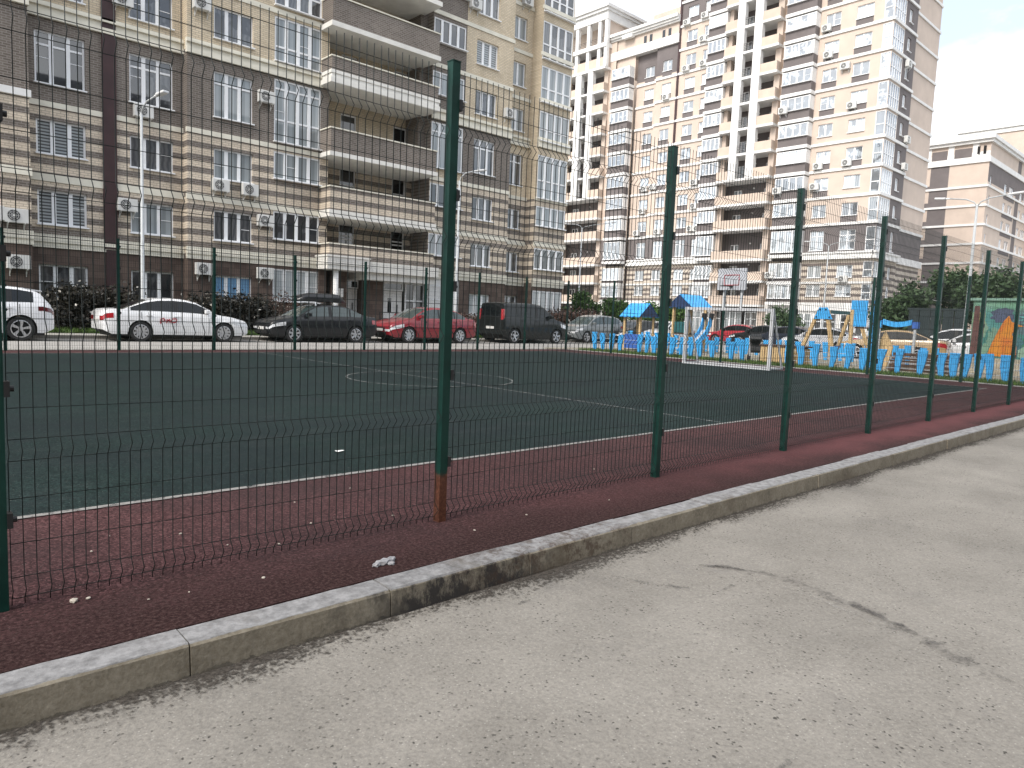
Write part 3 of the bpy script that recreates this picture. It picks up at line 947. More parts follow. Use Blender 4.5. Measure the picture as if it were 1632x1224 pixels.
# ------------------------------------------------------------------ unseen block behind the viewer, added to darken reflections
ADDED_BLOCK = thing('apartment_block', 'unseen plain brick block across the road, added for reflections', 'apartment building', (10, -36, 0))
FO = Facade(ADDED_BLOCK, (-10, 0, 0), PI)           # u = -(world x)+..., wall faces +y
oz = [(1.4+3.1*k, 3.0+3.1*k) for k in range(9)]
ou = [-58+3.6*k for k in range(34)]
holes = [(u, u+1.8, a, b) for u in ou for a, b in oz]
FO.wall('wall', -62, 66, -0.3, 30.0, 0.0, holes, (lambda u, z: 0 if z < 3.9 else 1, [], [3.9]), [MAT['stone'], MAT['b_brown']])
for u in ou[::1]:
    b = MB(); b.quad((u, 0.15, 1.2), (u+1.8, 0.15, 1.2), (u+1.8, 0.15, 29.0), (u, 0.15, 29.0)); FO.put(b, 'window_strip', MAT['glass_dark'], fix=False)
FO.box('roof', -62.2, 66.2, -0.4, 14, 30.0, 30.6, MAT['roof'])
# ------------------------------------------------------------------ the tower closing the yard
MAT['t_beige'] = plain('tower_beige_brick', (0.56, 0.465, 0.395, 1), 0.85, var=0.10, scale=0.5)
MAT['t_yellow'] = plain('tower_parapet', (0.57, 0.465, 0.385, 1), 0.85, var=0.12, scale=0.6)
MAT['t_brown'] = plain('tower_brown_brick', (0.155, 0.136, 0.134, 1), 0.85, var=0.15, scale=0.6)
MAT['t_stripe'] = brick('tower_striped_brick', (0.60, 0.53, 0.45, 1), (0.54, 0.47, 0.40, 1), (0.5, 0.45, 0.38, 1), stripe=(0.72, 4.62, 0.46, (0.16, 0.13, 0.118, 1), (0.19, 0.158, 0.142, 1), (0.2, 0.175, 0.16, 1)))
TX = 85.0
TW = thing('residential_tower', 'tall beige and grey apartment tower with white pilasters behind the playground', 'tower block', (TX, 45, 0))
FT = Facade(TW, (0, -45, 0), -PI/2)       # u = -world y, d = world x - 85
TM = [MAT['t_stripe'], MAT['t_brown'], MAT['t_beige'], MAT['white_trim']]
BZ = [13.65+3.135*k for k in range(13)]     # storey belts 13.65 ... 51.3
def Uy(y): return -y
def tz(u, z):
    if z < 4.4: return 3
    if z < 9.7: return 0
    if z < 13.7: return 1
    return 2
TZC = [4.4, 9.7, 13.7]
ST = [(5.35, 6.75), (7.55, 9.0), (10.75, 13.1)] + [(b+1.02, b+2.5) for b in BZ]
def tbelts(y0, y1, d, zmax, name='belt'):
    mb = MB(); a, b = -y1, -y0
    mb.box(a, b, d-0.25, d+0.1, 3.6, 4.6); mb.box(a, b, d-0.12, d+0.1, 6.85, 7.1)
    mb.box(a, b, d-0.45, d+0.1, 9.7, 10.0); mb.box(a, b, d-0.2, d+0.1, 10.004, 10.35); mb.box(a, b, d-0.38, d+0.1, 10.354, 10.55)
    for z in BZ:
        if z < zmax: mb.box(a, b, d-0.16, d+0.1, z-0.02, z+0.28)
    FT.put(mb, name, MAT['white_trim'])
def tcol(ya, yb, d, ztop, cols, panel=True, name='window', brown=()):
    """one column of windows between world y ya>yb"""
    return [(-ya, -yb, z0, z1) for z0, z1 in ST if z1 < ztop]
def tput(ya, yb, d, ztop, cols, name='window', panels=True):
    for i, (z0, z1) in enumerate(ST):
        if z1 > ztop: break
        rows = [0.72] if i == 2 else None
        lite = random.choice([[(0, 0.5)], [], [(cols-1, 0.5)], []])
        FT.window(-ya, z0, ya-yb, z1-z0, d+0.12, cols, rows, glass='glass_sky_painted', name=name, lite=lite)
    if panels:
        for i, b in enumerate(BZ):
            if b+2.5 > ztop: break
            if (i*7 + int(ya*3)) % 5 in (0, 1) and b < 24: continue
            FT.box('spandrel', -ya-0.02, -yb+0.02, d-0.035, d+0.05, b+0.285, b+0.98, MAT['t_brown'])
def tbay(ya, yb, d, ztop, cols):
    """glazed box bay with dark spandrels and white slabs"""
    a, b = -ya, -yb; dp = d-1.15
    zs_ = [(5.0, 6.7), (7.5, 9.3), (10.6, 13.2)] + [(q+1.25, q+2.78) for q in BZ]
    lo = [4.6, 7.1, 10.35] + [q+0.2 for q in BZ]
    sp, sl = MB(), MB()
    for (z0, z1), l in zip(zs_, lo):
        if z1 > ztop: break
        sp.box(a, b, dp, d-0.004, l, z0-0.004)
        sl.box(a-0.08, b+0.08, dp-0.1, d-0.004, l-0.38, l-0.004)
        sl.box(b-0.16, b, dp+0.001, d-0.004, z0, z1+0.02)
        sl.box(a, a+0.10, dp+0.001, d-0.004, z0, z1+0.02)
        FT.window(a+0.06, z0, (ya-yb)-0.12, z1-z0, dp, cols, None, glass='glass_sky_painted', name='bay_window', sill=True, lite=[(random.randint(0, cols-1), 0.5)])
    FT.put(sp, 'bay_spandrel', MAT['t_brown']); FT.put(sl, 'bay_slab', MAT['white_trim'])
def tloggia(y0, y1, pil, ztop, zpil, dback=1.2):
    """stack of balconies y0>y1 with two white pilasters and a recessed dark wall"""
    a, b = -y0, -y1
    FT.wall('wall', a, b, 0.0, ztop, dback, [], (lambda u, z: 0, [], []), [MAT['t_brown']])
    w_ = MB(); w_.quad((a, 0.002, 0), (a, dback, 0), (a, dback, ztop), (a, 0.002, ztop)); w_.quad((b, 0.002, 0), (b, dback, 0), (b, dback, ztop), (b, 0.002, ztop))
    FT.put(w_, 'return_wall', MAT['t_beige'], fix=False)
    par, sl = MB(), MB()
    lev = [4.0, 7.0, 9.75] + [z for z in BZ if z < ztop-1]
    pa = [-p for p in pil]
    for z in lev:
        sl.box(a-0.05, b+0.05, -1.55, dback-0.004, z-0.06, z+0.22)
        if z < zpil-0.5:
            par.box(a, b, -1.5, -1.38, z+0.224, z+1.32); par.box(b-0.12, b+0.004, -1.376, -0.004, z+0.224, z+1.32); par.box(a-0.004, a+0.12, -1.376, -0.004, z+0.224, z+1.32)
        else:
            par.box(a, pa[0]-0.004, -1.5, -1.38, z+0.224, z+1.32); par.box(pa[3]+0.004, b, -1.5, -1.38, z+0.224, z+1.32)
            par.box(b-0.12, b+0.004, -1.376, -0.004, z+0.224, z+1.32); par.box(a-0.004, a+0.12, -1.376, -0.004, z+0.224, z+1.32)
            r = MB()
            for k in range(5): r.bar((pa[1], -1.40, z+0.40+0.2*k), (pa[2], -1.40, z+0.40+0.2*k), 0.03)
            FT.put(r, 'railing', MAT['black_plastic'])
        for uu, w2 in ((a+1.2, 1.2), (b-1.9, 0.75)):
            FT.window(uu, z+0.25, w2, 2.1, dback-0.06, 2 if w2 > 1 else 1, [0.5], glass='glass', name='balcony_door', sill=False)
        FT.put(MB().tube([(b-(b-a)*0.45, dback-0.16, z+2.45), (b-(b-a)*0.45, dback-0.04, z+2.45)], 0.10, 8), 'ceiling_lamp', MAT['white_trim'])
    FT.put(par, 'balcony', MAT['t_yellow']); FT.put(sl, 'balcony_slab', MAT['white_trim'])
    for i in (0, 2):
        FT.box('pilaster', pa[i], pa[i+1], -1.62, -0.9, zpil, ztop, MAT['white_trim'])
    for k in (0, 1):
        yy = (a+0.002, a+0.55) if k == 0 else (b-0.75, b-0.002)
        FT.box('pier', yy[0], yy[1], -0.6, 0.0, 0.0, ztop, MAT['t_beige'])

TT = 53.0
# --- tall part, world y 60.4 .. 32.45
holes = tcol(59.32, 57.72, 0, TT, 2) + tcol(56.65, 55.55, 0, TT, 2)
FT.wall('wall', -60.45, -52.5, 0, TT, 0.0, holes, (lambda u, z: 1 if 42.3 < z < 45.5 and u < -55.2 else tz(u, z), [-55.2], TZC+[42.3, 45.5]), TM)
tput(59.32, 57.72, 0, TT, 2); tput(56.65, 55.55, 0, TT, 2)
tbay(55.2, 52.55, 0.0, TT, 4)
tloggia(52.5, 45.1, (50.75, 49.75, 48.35, 47.3), TT, 20.0)
FT.wall('wall', -45.1, -40.5, 0, TT, 0.0, [], (tz, [], TZC), TM)
tbay(44.45, 40.75, 0.0, TT, 4)
holes = tcol(40.05, 38.35, 0, TT, 2) + tcol(36.55, 34.7, 0, TT, 2)
CZ = [(5.0, 6.8), (7.6, 9.4), (10.6, 13.3)] + [(b+0.3, b+2.95) for b in BZ]
holes += [(-33.55, -32.5, z0, z1) for z0, z1 in CZ if z1 < TT]
FT.wall('wall', -40.5, -32.45, 0, TT, 0.0, holes, (tz, [], TZC), TM)
tput(40.05, 38.35, 0, TT, 2); tput(36.55, 34.7, 0, TT, 2)
for i, (z0, z1) in enumerate(CZ):
    if z1 < TT: FT.window(-33.55, z0, 1.05, z1-z0, 0.02, 1, [0.45], glass='glass_sky_painted', name='corner_glazing', sill=False)
tbelts(32.45, 40.7, 0.0, TT); tbelts(44.5, 45.1, 0, TT); tbelts(52.5, 60.4, 0.0, TT)
# joint pipe between the wings
FT.box('joint_cover', -60.62, -60.3, -0.14, 0.2, 4.7, TT, MAT['maroon'])
# --- lower wing, world y 60.5 .. 82
LWT = 39.9
holes = tcol(66.55, 64.95, 0.6, LWT, 2) + tcol(63.1, 61.55, 0.2, LWT, 2)
FT.wall('wall', -68.0, -64.2, 0, 43.0, 0.6, tcol(66.55, 64.95, 0.6, LWT, 2), (lambda u, z: 1 if 36.2 < z < 40.2 else tz(u, z), [], TZC+[36.2, 40.2]), TM)
FT.wall('wall', -64.2, -60.45, 0, 43.0, 0.0, tcol(63.1, 61.55, 0.0, LWT, 2), (lambda u, z: 1 if 36.2 < z < 40.2 else tz(u, z), [], TZC+[36.2, 40.2]), TM)
tput(66.55, 64.95, 0.6, LWT, 2); tput(63.1, 61.55, 0.0, LWT, 2)
mb = MB(); mb.quad((-64.2, 0, 0), (-64.2, 0.6, 0), (-64.2, 0.6, 43), (-64.2, 0, 43)); FT.put(mb, 'return_wall', MAT['t_beige'], fix=False)
FT.wall('wall', -71.5, -68.0, 0, 43.0, 0.0, [], (tz, [], TZC), TM)
tbay(71.4, 68.1, 0.0, LWT, 4)
tbelts(60.5, 64.2, 0.0, 38); tbelts(64.2, 68.0, 0.6, 38)
tloggia(81.3, 72.6, (78.25, 77.1, 75.75, 74.75), 39.0, 20.0)
FT.wall('wall', -72.6, -71.4, 0, 43.0, -0.3, [], (tz, [], TZC), TM)
FT.wall('wall', -92, -81.3, 0, 43.0, -0.3, [], (tz, [], TZC), TM)
mb = MB()
mb.box(-72.6, -60.5, -0.35, 1.5, 40.0, 41.2); mb.box(-72.6, -60.5, -0.45, 2, 42.75, 43.0); mb.box(-72.6, -60.5, -0.7, 2, 43.004, 43.3); mb.box(-72.6, -60.5, -0.95, 2, 43.304, 43.7)
mb.box(-70.0, -68.2, -1.0, -0.36, 42.5, 43.0)
FT.put(mb, 'cornice', MAT['white_trim'])
FT.box('attic', -72.55, -60.52, -0.1, 1.2, 41.2, 42.75, MAT['t_beige'])
mb = MB()
for y in (66.6, 65.6, 63.4, 62.4): mb.box(-y, -y+0.45, -0.16, -0.08, 41.25, 42.3)
FT.put(mb, 'attic_window', MAT['glass_dark'])
# belvedere on top of the loggia
mb = MB()
for y in (81.0, 78.7, 76.4, 74.2, 72.9): mb.box(-y, -y+0.55, -1.55, -1.0, 39.2, 46.0)
FT.put(mb, 'pillar', MAT['white_trim'])
FT.box('balcony', -81.3, -72.6, -1.5, -1.36, 39.3, 40.6, MAT['t_yellow'])
mb = MB(); mb.box(-81.4, -72.4, -1.7, 2.2, 38.85, 39.2); mb.box(-81.4, -72.4, -1.7, 1.5, 42.0, 42.6); mb.box(-81.5, -72.3, -1.65, 7, 45.9, 47.1); mb.box(-81.6, -72.1, -1.95, 7.2, 47.104, 47.5); mb.box(-81.8, -71.9, -2.2, 7.4, 47.504, 47.95)
FT.put(mb, 'cornice', MAT['white_trim'])
FT.wall('wall', -81.3, -72.6, 39.0, 46.0, 0.6, [], (lambda u, z: 0 if z < 42 else 1, [], [42]), [MAT['t_brown'], MAT['t_beige']])
mb = MB()
for k in range(5): mb.bar((-81, -1.3, 42.7+0.22*k), (-72.9, -1.3, 42.7+0.22*k), 0.035)
FT.put(mb, 'railing', MAT['black_plastic'])
mb = MB(); mb.quad((-72.6, -1.5, 38.9), (-72.6, 7, 38.9), (-72.6, 7, 46), (-72.6, -1.5, 46)); FT.put(mb, 'return_wall', MAT['t_beige'], fix=False)
# --- flank facing the road (world y = 32.45)
FS = Facade(TW, (0, 32.45-45, 0), 0.0)     # u = world x - 85
holes = [(0.12, 3.3, z0, z1) for z0, z1 in CZ if z1 < TT] + [(4.3, 5.35, z0, z1) for z0, z1 in ST if z1 < TT]
def sz(u, z):
    if z < 4.4: return 3
    if z < 9.7: return 0
    return 1 if u > 3.3 or z < 13.7 else 2
FS.wall('wall', 0.0, 6.9, 0, TT, 0.0, holes, (sz, [3.3], TZC), TM)
for z0, z1 in CZ:
    if z1 < TT: FS.window(0.12, z0, 3.18, z1-z0, 0.02, 5, [0.45], glass='glass_sky_painted', name='corner_glazing', sill=False)
for z0, z1 in ST:
    if z1 < TT: FS.window(4.3, z0, 1.05, z1-z0, 0.12, 2, glass='glass_sky_painted', name='flank_window')
FS.wall('wall', 6.9, 16.0, 0, TT, 0.5, [], (lambda u, z: 0 if z < 9.7 else (1 if z < 13.7 else 2), [], TZC), TM)
mb = MB()
for z in BZ:
    mb.box(-0.16, 6.95, -0.16, 0.1, z-0.02, z+0.28); mb.box(6.954, 16.1, 0.36, 0.6, z-0.02, z+0.28)
mb.box(-0.45, 6.95, -0.45, 0.1, 9.7, 10.0); mb.box(-0.2, 6.95, -0.2, 0.1, 10.004, 10.35); mb.box(-0.38, 6.95, -0.38, 0.1, 10.354, 10.55); mb.box(6.954, 16.1, 0.2, 0.6, 9.7, 10.5)
FS.put(mb, 'flank_belt', MAT['white_trim'])
mb = MB(); mb.quad((16, 0.5, 0), (16, 45, 0), (16, 45, TT), (16, 0.5, TT)); mb.quad((16, 45, 0), (7, 60, 0), (7, 60, 43), (16, 45, 43)); FS.put(mb, 'end_wall', MAT['t_beige'], fix=False)
FT.box('roof', -60.4, -32.4, -0.6, 15.9, TT, TT+0.6, MAT['white_trim'])
# shopfronts on the ground floor
for k in range(9):
    y = 60.0-3.05*k
    FT.window(-y, 0.2, 2.6, 3.1, -0.10, 3, [0.7], glass='glass', name='shop_window', sill=False)

# ------------------------------------------------------------------ third block, further to the right
TB = thing('apartment_block', 'distant beige block with a dark vertical stripe and white attic right of the tower', 'apartment building', (140, 45, 0))
F3 = Facade(TB, (0, -45, 0), -PI/2)
def z3(u, z):
    y = -u
    if z > 32.2: return 2
    if z > 30.6: return 3
    if 42.2 < y < 45.1: return 1
    if y > 45.1 and z < 29.9 and ((z-16.9) % 3.2) > 1.95 and z > 16.9 - 7: return 2
    if y > 45.1 and 13.8 < z < 27.2 and ((z-16.9) % 3.2) <= 1.0: return 1
    return 2
zc3 = sorted([32.2, 30.6, 29.9, 13.8, 27.2] + [16.9+3.2*k+o for k in range(-3, 5) for o in (0, 1.0, 1.95)])
F3.wall('wall', -60, -36.3, 0, 34.0, 0.0, [], (z3, [-45.1, -42.2], zc3), TM)
mb = MB()
for k in range(-4, 5): mb.box(-60, -36.1, -0.2, 0.1, 16.75+3.2*k, 17.1+3.2*k) if 16.9+3.2*k < 29 else None
mb.box(-60, -36.1, -0.25, 0.1, 30.4, 31.3); mb.box(-60, -35.9, -0.5, 1, 33.6, 34.1); mb.box(-60, -35.6, -0.9, 1.2, 34.104, 34.7)
for y in (49.6, 46.1, 42.6, 38.9): mb.box(-y, -y+0.9, -0.12, 0.1, 31.3, 33.6)
F3.put(mb, 'cornice', MAT['white_trim'])
mb = MB()
for y0, y1 in ((48.6, 46.2), (45.1, 42.7), (41.6, 39.0)): mb.box(-y0, -y1, -0.06, 0.05, 31.5, 33.0)
F3.put(mb, 'attic_panel', MAT['t_brown'])
mb = MB()
for y in (38.2, 37.3): mb.box(-y, -y+0.4, -0.14, 0.05, 31.8, 33.1)
F3.put(mb, 'attic_window', MAT['glass_dark'])
F3b = Facade(TB, (0, 36.3-45, 0), 0.0)
zs3 = [(4.3+3.2*k, 5.9+3.2*k) for k in range(8)]
holes = [(u, u+w_, z0, z1) for z0, z1 in zs3 for u, w_ in ((1.2, 1.0), (10.3, 1.6), (13.4, 3.0), (21, 1.6), (24, 3))]
F3b.wall('wall', 0, 40, 0, 34, 0.0, holes, (lambda u, z: 1 if 18 < u < 20.5 or z > 27.2 and z < 30.4 else 2, [18, 20.5], [27.2, 30.4]), TM)
for z0, z1 in zs3:
    for u, w_, c in ((1.2, 1.0, 1), (10.3, 1.6, 1), (13.4, 3.0, 2), (21, 1.6, 2), (24, 3, 3)):
        F3b.window(u, z0, w_, z1-z0, 0.1, c, glass='glass_sky_painted')
    F3b.box('spandrel', 10.2, 17.2, -0.05, 0.05, z0-0.95, z0-0.05, MAT['t_brown'])
mb = MB()
for k in range(-4, 5): mb.box(-0.196, 40, -0.196, 0.1, 16.754+3.2*k, 17.096+3.2*k) if 16.9+3.2*k < 29 else None
mb.box(-0.246, 40, -0.196, 0.1, 30.404, 31.296); mb.box(-0.496, 40, -0.396, 1, 33.604, 34.096); mb.box(-0.896, 40, -0.696, 1, 34.108, 34.696)
F3b.put(mb, 'cornice', MAT['white_trim'])
F3b.box('bay_wall', 29, 40.0, -3.5, -0.26, 0, 36.5, MAT['t_beige'])
for z0, z1 in zs3:
    F3b.window(30, z0, 3.2, 1.9, -3.58, 3, glass='glass_sky_painted', name='bay_window', sill=False)
    F3b.box('spandrel', 29.5, 33.5, -3.6, -3.5, z0-1.2, z0-0.1, MAT['t_brown'])
F3.box('roof', -60, -36.3, 0.1, 40, 34.7, 35.0, MAT['roof'])
# pale block showing over its roof
FB = thing('apartment_block', 'pale far away block whose roofline shows above the striped distant block', 'apartment building', (210, 45, 0))
F4 = Facade(FB, (0, -45, 0), -PI/2)
F4.box('wall', -61.5, -30, 0, 14, 0, 51.5, MAT['t_beige'])
mb = MB(); mb.box(-61.8, -29.7, -0.3, 14.2, 51.504, 52.6); mb.box(-62.2, -29.3, -0.7, 14.4, 52.604, 53.6)
F4.put(mb, 'cornice', MAT['white_trim'])
mb = MB()
for k in range(2): mb.bar((-50.5+1.2*k, 1, 53.6), (-50.5+1.2*k, 1, 56), 0.2); mb.bar((-51, 1, 54.6+0.8*k), (-48.8, 1, 54.6+0.8*k), 0.15)
F4.put(mb, 'roof_mast', MAT['pvc'])

# ------------------------------------------------------------------ air conditioners
MAT['ac'] = plain('ac_white', (0.62, 0.62, 0.60, 1), 0.5, var=0.08)
MAT['ac_dark'] = plain('ac_dark', (0.04, 0.042, 0.045, 1), 0.6)
def ac_proto():
    t = thing('air_conditioner', '', 'air conditioner')
    mb = MB(); mb.box(-0.43, 0.43, -0.36, -0.03, 0.0, 0.60)
    mb.build('casing', MAT['ac'], t, bevel=0.02)
    mb = MB()
    mb.tube([(-0.10, -0.362, 0.30), (-0.10, -0.366, 0.30)], 0.245, 20)
    o = mb.build('fan_grille', MAT['ac_dark'], t)
    b = MB()
    for r in (0.10, 0.17, 0.235):
        b.tube([(-0.10+r*math.cos(2*PI*k/20), -0.372, 0.30+r*math.sin(2*PI*k/20)) for k in range(21)], 0.008, 4, cap=False)
    b.tube([(-0.10, -0.366, 0.30), (-0.10, -0.38, 0.30)], 0.05, 10)
    for k in range(4):
        a = PI*k/4
        b.bar((-0.10-0.235*math.cos(a), -0.372, 0.30-0.235*math.sin(a)), (-0.10+0.235*math.cos(a), -0.372, 0.30+0.235*math.sin(a)), 0.01)
    b.build('guard', MAT['ac'], o)
    for x in (-0.3, 0.3):
        mb = MB()
        mb.bar((x, -0.40, -0.02), (x, 0.0, -0.02), 0.035); mb.bar((x, -0.02, -0.02), (x, -0.02, -0.32), 0.035); mb.bar((x, -0.36, -0.03), (x, -0.02, -0.30), 0.02)
        mb.build('bracket', MAT['ac'], t)
    return t
_ac = ac_proto(); _first = [True]
def put_ac(x, y, z, rz, s, label, group):
    o = _ac if _first[0] else copy_tree(_ac)
    _first[0] = False
    o.location = (x, y, z); o.rotation_euler = (0, 0, rz); o.scale = (s, s, s)
    tag(o, label, 'air conditioner', group)
GA = 'air conditioners on the long block'
for x, y, z, lab in [
    (13.15, 38.0, 15.9, 'white air conditioner left of the yellow-brick bay window above the heavy cornice'),
    (9.75, 38.6, 15.2, 'air conditioner at the top of the maroon strip, cut by the picture edge'),
    (10.6, 38.6, 10.3, 'air conditioner hanging under the tall window right of the maroon strip'),
    (16.45, 38.0, 12.2, 'air conditioner on dark brick between the tall windows of the bay'),
    (14.05, 38.0, 7.25, 'left of the two air conditioners below the third-floor bay window'),
    (15.6, 38.0, 7.25, 'right of the two air conditioners below the third-floor bay window'),
    (9.85, 38.6, 5.75, 'air conditioner on striped brick touching the right side of the maroon strip'),
    (4.4, 37.6, 4.65, 'air conditioner at the far left edge beside its twin on striped brick'),
    (5.25, 37.6, 4.6, 'air conditioner on the striped corner above the white car, right one of a pair'),
    (5.3, 37.6, 2.65, 'air conditioner low on the brown stone wall above the white car roof'),
    (16.45, 38.0, 5.75, 'air conditioner on striped brick beside the four-pane first-floor glazing'),
    (13.25, 38.0, 2.95, 'air conditioner on brown stone left of the window with blue blinds'),
    (16.45, 38.0, 2.95, 'air conditioner on brown stone left of the large ground-floor shop window'),
    (33.75, 38.0, 15.1, 'air conditioner beside the narrow window just above the heavy cornice on the right'),
    (30.45, 38.0, 21.3, 'air conditioner high up left of a three-pane window near the top edge'),
    (36.0, 39.0, 23.5, 'air conditioner near the top edge beside the glazed corner'),
]: put_ac(x, y-0.02, z, 0, 1.0, lab, GA)
GT = 'air conditioners on the tower'
fl = lambda z: ['ground', 'second', 'third', 'fourth', 'fifth', 'sixth', 'seventh', 'eighth', 'ninth', 'tenth', 'eleventh', 'twelfth', 'thirteenth', 'fourteenth'][min(13, max(1, int((z-4.4)/3.1)+1))]
where = lambda y: ('right of the joint pipe' if y > 58 else 'beside the left grey bay') if 54 < y < 60 else ('left of the joint pipe' if 60 <= y < 64 else ('in the low wing' if y >= 64 else ('below the right-hand grey bay' if y > 43 else ('left of the two right-hand window columns' if y > 38.5 else 'near the glazed corner'))))
seen = {}
for y, z in [(59.3, 41.9), (56.5, 42.1), (56.6, 39.1), (55.6, 39.0), (56.3, 35.9), (59.05, 35.8), (56.6, 20.3), (56.4, 17.1), (56.75, 14.1), (55.65, 14.05), (65.4, 20.4), (63.5, 20.4), (65.6, 17.2), (66.4, 14.1), (62.2, 14.0), (39.84, 36.1), (39.4, 33.0), (37.3, 31.3), (36.2, 26.7), (39.6, 20.3), (36.24, 20.3), (62.1, 32.6), (35.6, 7.0), (39.86, 17.95)]:
    lab = '%s-floor air conditioner on the tower, %s' % (fl(z), where(y))
    if lab in seen:
        lab = lab.replace('air conditioner', 'second air conditioner')
    seen[lab] = 1
    put_ac(85.0 - 0.05 + (0.6 if 64.2 < y < 68 else 0), y, z, -PI/2, 1.25, lab, GT)
for y, z, lab in ((43.9, 17.7, 'air conditioner on the grey spandrel of the right-hand tower bay, sixth floor'), (43.9, 27.2, 'air conditioner on the grey spandrel of the right-hand tower bay, ninth floor'), (44.1, 7.5, 'air conditioner on the lowest grey spandrel of the right-hand tower bay')):
    put_ac(85.0-1.2, y, z, -PI/2, 1.25, lab, GT)
for x, z, lab in ((89.5, 31.6, 'upper air conditioner on the dark flank of the tower'), (91.1, 23.5, 'middle air conditioner on the dark flank of the tower'), (91.0, 20.4, 'lowest air conditioner on the dark flank of the tower')):
    put_ac(x, 32.42, z, 0, 1.25, lab, GT)
# ------------------------------------------------------------------ cars
def paint(name, c, rough=0.3):
    dark = max(c[:3]) < 0.05
    m = M(name, c, rough, 0.0, 0.25 if dark else 0.4, 0.45 if dark else 0.8)
    m.b.inputs['Coat Roughness'].default_value = 0.06
    f = m.noise(2.0, 5, 0.6)
    m.color(m.ramp(f, [(0.3, scl(c, 0.88)), (0.7, scl(c, 1.05))]))
    return m.m
MAT['tyre'] = plain('tyre_rubber', (0.016, 0.016, 0.017, 1), 0.8)
MAT['rim'] = plain('alloy', (0.55, 0.56, 0.58, 1), 0.3, metal=0.7, var=0.1)
MAT['car_glass'] = M('car_glass', (0.006, 0.008, 0.009, 1), 0.06, spec=0.4, coat=0.2).m
MAT['car_glass_light'] = M('car_glass_pale', (0.045, 0.065, 0.065, 1), 0.06, coat=0.7).m
MAT['trim_black'] = plain('car_trim', (0.013, 0.013, 0.014, 1), 0.5)
MAT['lamp_clear'] = M('headlamp', (0.62, 0.64, 0.66, 1), 0.1, coat=1.0).m
MAT['lamp_red'] = M('tail_lamp', (0.33, 0.012, 0.018, 1), 0.15, coat=1.0).m
MAT['lamp_darkred'] = M('tail_lamp_dark', (0.09, 0.008, 0.012, 1), 0.15, coat=1.0).m
MAT['plate'] = plain('plate', (0.62, 0.62, 0.6, 1), 0.5, var=0.1)
def interp(tab, x):
    if x <= tab[0][0]: return tab[0][1]
    for (a, b), (c, d) in zip(tab, tab[1:]):
        if x <= c: return b + (d-b)*(x-a)/(c-a)
    return tab[-1][1]
def wheel_meshes(r, spokes, double):
    mb = MB(); n = 28
    prof = [(-0.09, r*0.70), (-0.10, r*0.92), (-0.075, r*0.99), (0.0, r), (0.075, r*0.99), (0.10, r*0.92), (0.09, r*0.70)]
    for k in range(n):
        a, b = 2*PI*k/n, 2*PI*(k+1)/n
        for (y0, r0), (y1, r1) in zip(prof, prof[1:]):
            mb.quad((r0*math.cos(a), y0, r0*math.sin(a)), (r1*math.cos(a), y1, r1*math.sin(a)), (r1*math.cos(b), y1, r1*math.sin(b)), (r0*math.cos(b), y0, r0*math.sin(b)))
    mb.tube([(0, -0.03, 0), (0, 0.08, 0)], r*0.71, n)
    ty = mb
    mb = MB()
    for k in range(n):
        a, b = 2*PI*k/n, 2*PI*(k+1)/n
        for (y0, r0), (y1, r1) in (((-0.095, r*0.72), (-0.10, r*0.66)), ((-0.10, r*0.66), (-0.04, r*0.62))):
            mb.quad((r0*math.cos(a), y0, r0*math.sin(a)), (r1*math.cos(a), y1, r1*math.sin(a)), (r1*math.cos(b), y1, r1*math.sin(b)), (r0*math.cos(b), y0, r0*math.sin(b)))
    for k in range(spokes):
        for off in ((-0.10, 0.10) if double else (0.0,)):
            a = 2*PI*k/spokes + 0.2
            a2 = a + off
            mb.bar((0.05*math.cos(a), -0.075, 0.05*math.sin(a)), (r*0.68*math.cos(a2), -0.085, r*0.68*math.sin(a2)), 0.045 if double else 0.075, 0.03, up=(0, 1, 0))
    mb.tube([(0, -0.05, 0), (0, -0.09, 0)], r*0.19, 12)
    return ty, mb
